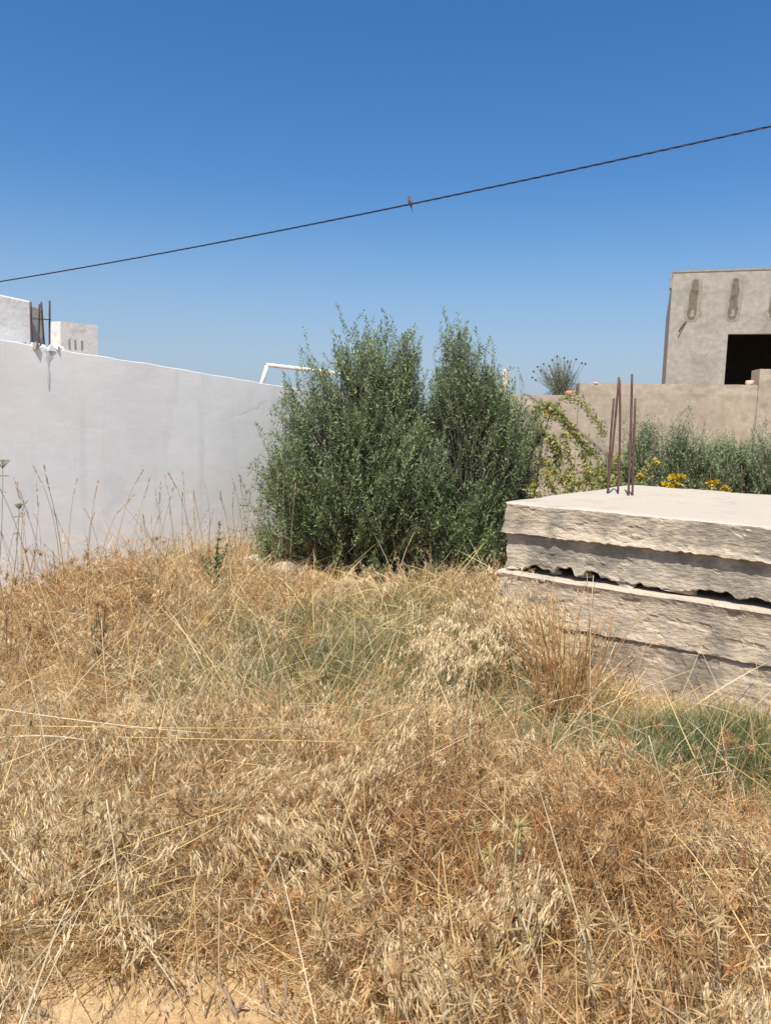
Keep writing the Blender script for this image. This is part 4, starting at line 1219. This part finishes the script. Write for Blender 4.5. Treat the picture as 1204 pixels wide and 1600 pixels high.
# large drooping oat tufts
def oat_tuft(x, y, H, n, dirx, diry, label, tone=1.0, spread=.06):
    g = np.random.default_rng(int(1000 + x * 97 + y * 31)); z0 = float(ground_z(x, y))
    root = tag(empty("oat_tuft", (x, y, z0)), label, "grass tuft", "drooping oat tufts")
    off = g.normal(size=(n, 2)); B = np.column_stack([off * spread * .6, 0 * off[:, 0]])
    dm = np.array([dirx, diry])
    D = unit(np.column_stack([off * .16 + dm * .28, np.ones(n)]))
    N_ = 8; d = D.copy(); p = B.copy(); pts = [p.copy()]; L = H * (.85 + .4 * g.random(n)) * 1.15
    for k in range(N_):
        d = unit(d + np.column_stack([np.tile(dm, (n, 1)) * .13 + g.normal(size=(n, 2)) * .05, -.10 * (k > 3) * np.ones(n) - .03 * k]))
        p = p + d * (L / N_)[:, None]; pts.append(p.copy())
    pts = np.stack(pts, 1)
    bag = Bag()
    for i in range(n):
        V, T = tube_np(pts[i], np.linspace(.0017, .0008, N_ + 1), 3, False); bag.add(V, T, STRAW * tone * (.8 + .4 * g.random()))
    o = link("stems", bag.mesh("stems"), M['dry'], root); tag(o, kind="stuff")
    K = 22; t = .42 + .58 * g.random((n, K)); ti = np.minimum((t * N_).astype(int), N_ - 1); f = t * N_ - ti
    ii = np.repeat(np.arange(n)[:, None], K, 1)
    Q = pts[ii, ti] * (1 - f[..., None]) + pts[ii, ti + 1] * f[..., None] + g.normal(size=(n, K, 3)) * .009
    A = unit(np.concatenate([np.tile(dm * .7, (n, K, 1)) + g.normal(size=(n, K, 2)) * .3, (-.6 - .5 * g.random((n, K)))[..., None]], -1)) * (.024 + .02 * g.random((n, K)))[..., None]
    Q, A = Q.reshape(-1, 3), A.reshape(-1, 3); bag = Bag()
    c = PALE * tone * (.85 + .35 * g.random((len(Q), 1)))
    for s_ in (-1, 1):
        Bs = unit(np.cross(A, g.normal(size=A.shape))); A2 = A + Bs * s_ * np.linalg.norm(A, axis=1, keepdims=True) * .18
        V, T, m = diamonds(Q, A2, unit(np.cross(A2, g.normal(size=A.shape))) * (.0019 * max(1, y / 3)), .35); bag.add(V, T, np.repeat(c, m, 0))
    o = link("spikelets", bag.mesh("spikelets"), M['dry'], root); tag(o, kind="stuff")


for x, y, H, n, dx, dy, lab in [
        (.10, 2.95, .50, 60, -.5, -.8, "tall pale oat tuft crowning the mound in the centre"), (-.12, 2.80, .44, 45, -.9, -.4, "pale oat tuft drooping left beside the central dark hollow"),
        (.34, 2.85, .46, 50, .8, -.5, "pale oat tuft drooping right from the central mound"), (.66, 3.05, .42, 45, .3, -.9, "whitish oat tuft before the rust brown stalk clump"),
        (.93, 2.42, .38, 55, .9, -.4, "broad whitish oat tuft at right of the foreground"), (1.10, 2.62, .34, 40, .6, -.6, "pale oat tuft at the right edge below the green grass"),
        (-.45, 2.55, .40, 45, .7, -.5, "straw pale oat tuft left of the central hollow"), (-.85, 2.65, .42, 45, -.6, -.7, "pale oat tuft at left of the foreground"),
        (-1.15, 2.45, .36, 40, .5, -.8, "pale oat tuft near the left edge of the foreground"), (.05, 2.02, .30, 40, .5, -.9, "low pale oat tuft at bottom centre"),
        (.52, 2.25, .34, 45, -.6, -.7, "pale oat tuft between the rust brown thistles"), (1.0, 1.85, .30, 40, -.3, -.9, "low pale oat tuft at bottom right"),
        (-.35, 3.5, .42, 45, .2, -1, "pale oat tuft in the middle left of the green patch edge"), (.45, 3.7, .42, 45, -.7, -.6, "pale oat tuft in the middle distance right of the green patch"),
        (.58, 4.95, .66, 45, .3, -.5, "tall oat tuft hiding the lower left corner of the slab stack"), (.72, 4.80, .60, 40, .4, -.4, "oat tuft leaning right against the lowest slab"), (.68, 4.40, .55, 40, -.5, -.6, "tall oat tuft overlapping the left end of the slab stack"), (.82, 4.62, .50, 36, .5, -.6, "thin oat tuft rising in front of the slabs' left corner"),
        (.48, 4.85, .48, 36, -.3, -.9, "oat tuft standing just left of the slab stack"), (-1.3, 3.4, .42, 45, .8, -.3, "pale oat tuft beside the long lodged straws at left")]:
    oat_tuft(x, y, H, n, dx, dy, lab)

# tall seed grasses standing in front of the white wall
def seed_proto(k):
    g = np.random.default_rng(300 + k); root = empty("seed_grass"); H = .62 + .28 * g.random(); col = np.array([.54, .42, .27]) if k % 2 else np.array([.46, .33, .20])
    lean = g.normal() * .16
    pts = bez((0, 0, -.01), (lean * .3, 0, H * .6), (lean, g.normal() * .05, H), 8)
    V, T = tube_np(pts, np.linspace(.0032, .0022, 8), 4); coloured(V, T, col, "stem", root)
    e = pts[-1]; d = unit(pts[-1] - pts[-2] + np.array([g.normal() * .05, g.normal() * .03, 0])); L = .12 + .10 * g.random()
    n = 34; t = g.random(n); P = e + d * (t * L)[:, None]
    A = unit(d + g.normal(size=(n, 3)) * .16) * (.025 + .015 * g.random(n))[:, None]; B = unit(np.cross(A, g.normal(size=A.shape))) * .0034
    V, T, m = diamonds(P, A, B, .4); coloured(V, T, col * 1.15, "seed_head", root)
    for j in range(2):
        a = g.random() * 6.28
        V, T, m, _ = ribbons(np.array([pts[2 + j]]), np.array([[math.cos(a) * .7, math.sin(a) * .7, .6]]), np.array([.2]), np.array([.006]), np.zeros((1, 3)), np.array([.6]), 3)
        coloured(V, T, col * 1.1, "leaf", root)
    return root


sp = [seed_proto(k) for k in range(5)]
for k in range(90):
    s = -.5 + 4.6 * g2.random(); o_ = .12 + 1.3 * g2.random() ** 1.3
    p = WA + WD * s + WN * o_
    o = sp[k] if k < 5 else copy_tree(sp[k % 5])
    o.location = (p[0], p[1], float(ground_z(p[0], p[1]))); sc = .72 + .42 * g2.random(); o.scale = (sc,) * 3
    o.rotation_euler = (g2.normal() * .10, g2.normal() * .10, g2.random() * 6.28)
    tag(o, "tall thin grass with narrow seed head against the white wall", "grass stalk", "tall seed grasses along the white wall")


def umbel(name, label, base, top, r, col, group):
    root = tag(empty(name, base), label, "wildflower", group); b, t = np.array(base), np.array(top)
    pts = bez(b, (b + t) / 2 + np.array([.05, 0, .05]), t, 9)
    V, T = tube_np(pts, np.linspace(.003, .002, 9), 5); place(coloured(V, T, col, "stem"), root)
    g = np.random.default_rng(int(r * 1e4)); bag = Bag()
    for k in range(16):
        a = k * 2.4; q = r * math.sqrt((k + .5) / 16)
        e = t + np.array([math.cos(a) * q, math.sin(a) * q, r * 1.05 - .15 * q])
        V, T = tube_np([t, (t + e) / 2 + np.array([0, 0, -.004]), e], .0016, 4); bag.add(V, T, col)
        d = unit(g.normal(size=(7, 3)) + np.array([0, 0, .8])) * .014
        V, T, m = diamonds(np.repeat(e[None], 7, 0), d, unit(np.cross(d, g.normal(size=d.shape))) * .003, .5); bag.add(V, T, col * 1.15)
    place(link("flower_head", bag.mesh("flower_head"), M['dry']), root)
    bag = Bag()
    for k in range(9):
        a = g.random() * 6.28; d = np.array([math.cos(a), math.sin(a), -.1]) * .05
        q = t + np.array([0, 0, -.05 if k < 6 else -.16])
        V, T, m = diamonds(q[None], d[None], np.array([[0, 0, .003]]), .4); bag.add(V, T, col)
    place(tag(link("bracts", bag.mesh("bracts"), M['dry']), kind="stuff"), root)


UC = np.array([.30, .31, .18])
umbel("wild_carrot", "grey green open umbel flower at the left edge against the white wall", (-2.72, 5.2, 0), (-2.60, 5.2, 1.22), .05, UC, None)
umbel("wild_carrot", "small closed cup-shaped umbel beside the larger one at left", (-2.55, 5.0, 0), (-2.40, 5.0, .97), .024, UC * .95, None)


def leafy_weed(name, label, base, H, col, seed, n=9, leaf=.035, cat="weed"):
    g = np.random.default_rng(seed); root = tag(empty(name, base), label, cat)
    for k in range(n):
        a = g.random() * 6.28; tilt = .28 * g.random()
        e = np.array([math.cos(a) * tilt * H, math.sin(a) * tilt * H, H * (1 if k == 0 else .45 + .4 * g.random())])
        pts = bez((0, 0, 0), (e[0] * .3, e[1] * .3, e[2] * .6), e, 8)
        V, T = tube_np(pts, np.linspace(.004, .0015, 8), 4); coloured(V, T, col * .8, "stem", root)
        m_ = 46; t = .25 + .75 * g.random(m_); P = np.stack([np.interp(t, np.linspace(0, 1, 8), pts[:, j]) for j in range(3)], 1)
        d = unit(g.normal(size=(m_, 3)) + np.array([0, 0, .5])); L = leaf * (.5 + .7 * g.random(m_)) * (1.2 - .5 * t)
        V, T, m = diamonds(P, d * L[:, None], unit(np.cross(d, g.normal(size=d.shape))) * (L * .2)[:, None], .5)
        o = link("leaves", tri_mesh("leaves", V, T, np.repeat(col * (.75 + .5 * g.random((m_, 1))), m, 0)), M['green'], root); tag(o, kind="stuff")
    return root


leafy_weed("green_weed", "slender fresh green weed standing before the white wall", (-1.47, 6.6, .05), .66, np.array([.14, .20, .09]), 3, 9, .05)
leafy_weed("green_weed", "low pale green weed in the straw at far left", (-1.75, 4.6, 0), .42, np.array([.22, .25, .11]), 5, 8, .03)
for k in range(5):
    leafy_weed("seed_bush", "brown seed bush topping the grass by the white wall", (-2.85 + .22 * k, 5.95 + .12 * (k % 3), 0), .44 + .08 * (k % 3), np.array([.33, .22, .12]), 20 + k, 9, .026)["group"] = "brown seed bushes by the white wall"


# golden thistles behind the slabs
YF = np.array([.75, .50, .02]); YL = np.array([.40, .37, .12]); YL2 = np.array([.27, .29, .11])


def golden(name, label, stems, flowers, seed, dens=55, leaf=.045):
    g = np.random.default_rng(seed); b0 = stems[0][0]
    root = tag(empty(name, tuple(b0)), label, "thistle", "golden thistles behind the slabs")
    for pts in stems:
        pts = np.array(pts, float)
        t0 = np.linspace(0, 1, len(pts)); t1 = np.linspace(0, 1, 14)
        pp = np.stack([np.interp(t1, t0, pts[:, j]) for j in range(3)], 1)
        for _ in range(3): pp[1:-1] = (pp[:-2] + 2 * pp[1:-1] + pp[2:]) / 4
        V, T = tube_np(pp, np.linspace(.008, .003, 14), 6); place(coloured(V, T, YL * .8, "stem", None, True), root)
        L = np.linalg.norm(np.diff(pp, axis=0), axis=1).sum(); n = int(dens * L * 2.4)
        t = .25 + .75 * g.random(n); P = np.stack([np.interp(t, t1, pp[:, j]) for j in range(3)], 1) + g.normal(size=(n, 3)) * .026
        d = unit(g.normal(size=(n, 3))); LL = leaf * (.5 + .8 * g.random(n))
        V, T, m = diamonds(P, d * LL[:, None], unit(np.cross(d, g.normal(size=d.shape))) * (LL * .2)[:, None], .4)
        c = np.where(g.random((n, 1)) < .6, YL, YL2) * (.7 + .6 * g.random((n, 1)))
        o = link("spiny_leaves", tri_mesh("spiny_leaves", V, T, np.repeat(c, m, 0)), M['green']); tag(o, kind="stuff"); place(o, root)
    for k, f in enumerate(flowers):
        f, r = f[:3], f[3]; n = 34
        d = unit(g.normal(size=(n, 3)) + np.array([0, -.3, .35])); L = r * (.7 + .4 * g.random(n))
        bag = Bag()
        V, T, m = diamonds(np.repeat(np.array([f]), n, 0), d * L[:, None], unit(np.cross(d, g.normal(size=d.shape))) * (r * .22), .7)
        bag.add(V, T, np.repeat(YF * (.75 + .4 * g.random((n, 1))), m, 0))
        V, T = tube_np(np.array(f) + np.array([(0, 0, -.035), (0, 0, -.012), (0, 0, .004)]), [.006, r * .4, r * .3], 6); bag.add(V, T, YL2)
        o = link("flower", bag.mesh("flower"), M['green']); place(o, root)


golden("golden_thistle", "long arching yellow green thistle branch drooping beside the right olive shrub",
       [[(1.45, 8.3, 0), (1.46, 8.35, 1.2), (1.55, 8.3, 1.90), (1.72, 8.3, 1.86), (1.88, 8.3, 1.65), (2.06, 8.3, 1.48), (2.24, 8.3, 1.30)],
        [(1.45, 8.3, .8), (1.6, 8.2, 1.6), (1.75, 8.1, 1.45), (1.85, 8.1, 1.25)], [(1.88, 8.3, 1.65), (1.9, 8.25, 1.5), (1.95, 8.2, 1.25), (2.0, 8.2, 1.1)], [(2.06, 8.3, 1.48), (2.12, 8.3, 1.3), (2.2, 8.3, 1.05), (2.3, 8.3, .9)], [(2.24, 8.3, 1.3), (2.3, 8.2, 1.15), (2.42, 8.2, 1.05)], [(1.55, 8.2, 1.3), (1.7, 8.1, 1.2), (1.9, 8.0, 1.0)], [(1.72, 8.3, 1.5), (1.8, 8.2, 1.3), (1.78, 8.1, 1.05)], [(2.0, 8.2, .8), (2.1, 8.1, 1.15), (2.3, 8.0, 1.12)], [(2.0, 8.2, .8), (1.95, 8.1, 1.1), (1.8, 8.0, 1.05)]], [(1.62, 8.2, 1.62, .035), (1.58, 8.2, 1.45, .03), (1.66, 8.2, 1.72, .03)], 61, 150, .055)
golden("golden_thistle", "thin arching thistle branch curving down towards the rebars",
       [[(1.62, 8.5, 0), (1.65, 8.45, 1.4), (1.75, 8.4, 1.88), (1.93, 8.3, 1.99), (2.12, 8.2, 1.80), (2.22, 8.2, 1.65), (2.31, 8.2, 1.51)]], [], 62, 95, .04)
golden("golden_thistle", "leafy golden thistle just behind the left end of the slabs",
       [[(1.75, 7.4, 0), (1.7, 7.4, .9), (1.50, 7.3, 1.15)], [(1.8, 7.4, .2), (1.85, 7.3, .8), (1.90, 7.2, 1.22)], [(1.8, 7.4, .2), (1.95, 7.4, .8), (2.05, 7.3, 1.1)], [(1.75, 7.4, .2), (1.6, 7.3, .8), (1.35, 7.3, 1.02)], [(1.8, 7.4, .2), (1.75, 7.3, .8), (1.7, 7.2, 1.08)]],
       [(1.51, 7.2, 1.16, .035), (1.88, 7.2, 1.21, .035), (1.40, 7.3, 1.05, .03)], 63, 130)
golden("golden_thistle", "golden thistle flowering between and behind the rebars",
       [[(2.2, 7.3, 0), (2.2, 7.3, .9), (2.15, 7.2, 1.32)], [(2.2, 7.3, .2), (2.3, 7.2, .9), (2.40, 7.2, 1.20)], [(2.2, 7.3, .2), (2.1, 7.2, .8), (2.1, 7.1, 1.1)], [(2.2, 7.3, .2), (2.35, 7.3, 1.0), (2.5, 7.2, 1.32)]],
       [(2.158, 7.2, 1.334, .038), (2.378, 7.2, 1.165, .04), (2.52, 7.2, 1.295, .035), (2.176, 7.2, 1.035, .03)], 64, 110)
golden("golden_thistle", "golden thistle with the largest bunch of yellow flowers behind the slabs",
       [[(2.6, 7.3, 0), (2.6, 7.3, .9), (2.66, 7.2, 1.14)], [(2.6, 7.3, .2), (2.55, 7.3, .9), (2.6, 7.2, 1.06)], [(2.6, 7.3, .2), (2.7, 7.3, .9), (2.78, 7.2, 1.14)]],
       [(2.68, 7.2, 1.16, .05), (2.61, 7.18, 1.09, .05), (2.66, 7.15, 1.06, .04), (2.76, 7.2, 1.17, .045), (2.72, 7.2, 1.10, .035)], 65, 90)
golden("golden_thistle", "golden thistle with two yellow flowers rightmost behind the slabs",
       [[(3.1, 7.2, 0), (3.1, 7.2, .8), (3.05, 7.2, 1.10)], [(3.1, 7.2, .2), (3.15, 7.2, .8), (3.17, 7.2, 1.06)], [(3.1, 7.2, .2), (3.0, 7.2, .8), (2.9, 7.2, 1.05)]],
       [(3.03, 7.2, 1.115, .045), (3.09, 7.2, 1.13, .03), (3.165, 7.2, 1.07, .045), (3.2, 7.2, 1.06, .035)], 66, 90)
for k, (x, y, z) in enumerate([(3.35, 7.9, 1.2), (3.6, 8.2, 1.35), (3.85, 8.3, 1.25), (2.75, 8.0, 1.5), (4.2, 8.6, 1.4)]):
    V, T = tube_np(bez((x, y, 0), (x + .04, y, z * .6), (x - .03 + .05 * (k % 2), y, z), 8), np.linspace(.009, .005, 8), 5)
    tag(coloured(V, T, np.array([.17, .10, .07]), "dead_stalk", None, True), "dark brown dead stem standing in front of the olive bushes", "stem", "dead stems behind the slabs")

# grey plant growing on the tan wall
root = tag(empty("wall_plant", (2.92, 13.15, 2.1)), "grey green bushy plant with dark seed heads growing on the tan wall", "plant")
bag = Bag(); hb_ = Bag(); g = np.random.default_rng(77)
for k in range(150):
    a = g.random() * 6.28; sp_ = g.random() ** .6 * .42; H = (.30 + .42 * g.random()) * (1.1 - sp_ * .9)
    e = np.array([math.cos(a) * sp_ - .06, math.sin(a) * sp_ * .35, H])
    V, T = tube_np(bez((g.normal() * .12, g.normal() * .04, 0), (e[0] * .6, e[1], e[2] * .5), e, 5), np.linspace(.005, .003, 5), 3)
    bag.add(V, T, np.array([.25, .265, .19]) * (.7 + .5 * g.random()))
    m_ = 12; t = g.random(m_)[:, None] * .8; P = e * t; d = unit(g.normal(size=(m_, 3)) + np.array([0, 0, .8])) * .05
    V, T, m = diamonds(P, d, unit(np.cross(d, g.normal(size=d.shape))) * .006, .5); bag.add(V, T, np.array([.24, .26, .18]) * (.8 + .4 * g.random()))
o = link("stems", bag.mesh("stems"), M['green'], root); tag(o, kind="stuff")
for k, (dx, dz) in enumerate([(-.52, .32), (-.50, .42), (-.44, .50), (-.46, .28), (-.38, .44), (-.34, .55), (-.30, .40), (-.24, .52), (-.20, .62), (-.12, .68), (-.10, .55), (.0, .66), (.06, .60), (.10, .52), (.2, .64), (.30, .58), (.36, .57)]):
    st = bez((dx * .2, 0, .1), (dx * .6, -.02, dz * .6), (dx, -.05, dz), 6)
    V, T = tube_np(st, .0028, 3); so = coloured(V, T, np.array([.20, .20, .14]), "flower_stalk", root)
    V, T = tube_np([(dx, -.05, dz - .018), (dx, -.05, dz - .005), (dx, -.05, dz + .014)], [.008, .019, .012], 7)
    coloured(V, T, np.array([.10, .10, .06]), "seed_head", so)

# forked dead twigs and stones on the bare soil
def twig_obj(label, segs):
    root = tag(empty("dead_twig", segs[0][0]), label, "twig", "dead twigs on bare soil")
    for k, pts in enumerate(segs):
        pts = np.array(pts); pp = bez(pts[0], pts[1], pts[2], 9) + g2.normal(size=(9, 3)) * .002
        V, T = tube_np(pp, np.linspace(.008 if k == 0 else .006, .0035, 9), 7)
        place(link("stem" if k == 0 else "fork", tri_mesh("twig", V, T, None, True), M['twig']), root)


twig_obj("forked grey dead twig on the soil at the bottom, left one", [[(-.35, 1.86, 0), (-.38, 1.90, .06), (-.43, 1.95, .085)], [(-.37, 1.88, .02), (-.345, 1.90, .03), (-.335, 1.87, .065)], [(-.35, 1.86, 0), (-.31, 1.85, .015), (-.27, 1.84, .02)]])
twig_obj("forked grey dead twig on the soil at the bottom, right one", [[(-.26, 1.87, 0), (-.29, 1.9, .05), (-.305, 1.95, .09)], [(-.26, 1.87, .005), (-.22, 1.9, .05), (-.235, 1.93, .095)]])
for k, (x, y, s, lab) in enumerate([(-.55, 1.89, .014, "small pale stone on the bare soil at bottom left"), (-.32, 1.93, .016, "pale stone beside the dead twigs on bare soil"), (-.62, 1.8, .012, None), (-.45, 1.78, .010, None), (-.7, 1.86, .012, None), (-.38, 1.82, .009, None), (-.5, 1.95, .011, None),
                                    (-1.30, 7.75, .13, "large pale stone at the foot of the white wall near the olive shrub"), (-1.0, 7.42, .11, "rounded pale stone below the large olive shrub at its left"), (-.5, 7.2, .07, "small white stone below the middle of the large olive shrub"), (.70, 5.62, .07, "pale rubble stone at the left end of the slab stack, larger"), (.64, 5.25, .07, "pale rubble stone at the left end of the slab stack, smaller"), (.05, 7.15, .06, "low stone in the straw below the olive shrub's right half")]):
    o = lump("stone", (x, y, float(ground_z(x, y)) + s * .15), (s * 1.3, s, s * .6), M['pebble'] if s < .03 else M['stone'], None, 200 + k, .35)
    tag(o, lab or "tiny pebble on the bare sandy soil", "stone", None if lab else "pebbles on bare soil")


# ------------------------------------------------------------------ labels: look-alikes told apart by their order from the left
ORD = ["leftmost", "second from left", "third from left", "fourth from left", "fifth from left", "sixth from left", "seventh from left", "eighth from left", "ninth from left"]
same = {}
for o in list(COL.objects):
    if o.parent is None and o.get("group") in ("foreground star thistles", "thistles by the white wall", "upright straws", "lodged straws", "brown seed bushes by the white wall", "dead stems behind the slabs", "pebbles on bare soil"):
        same.setdefault(o["label"], []).append(o)
for lab, os_ in same.items():
    if len(os_) < 2: continue
    def key(o):
        c = np.mean([v.co[:] for v in o.data.vertices], axis=0) if o.type == 'MESH' and o.location.length == 0 else o.location
        return c[0] / max(c[1], .1)
    os_.sort(key=key)
    for k, o in enumerate(os_):
        o["label"] = lab + ", " + ("rightmost" if k == len(os_) - 1 else ORD[min(k, 8)])
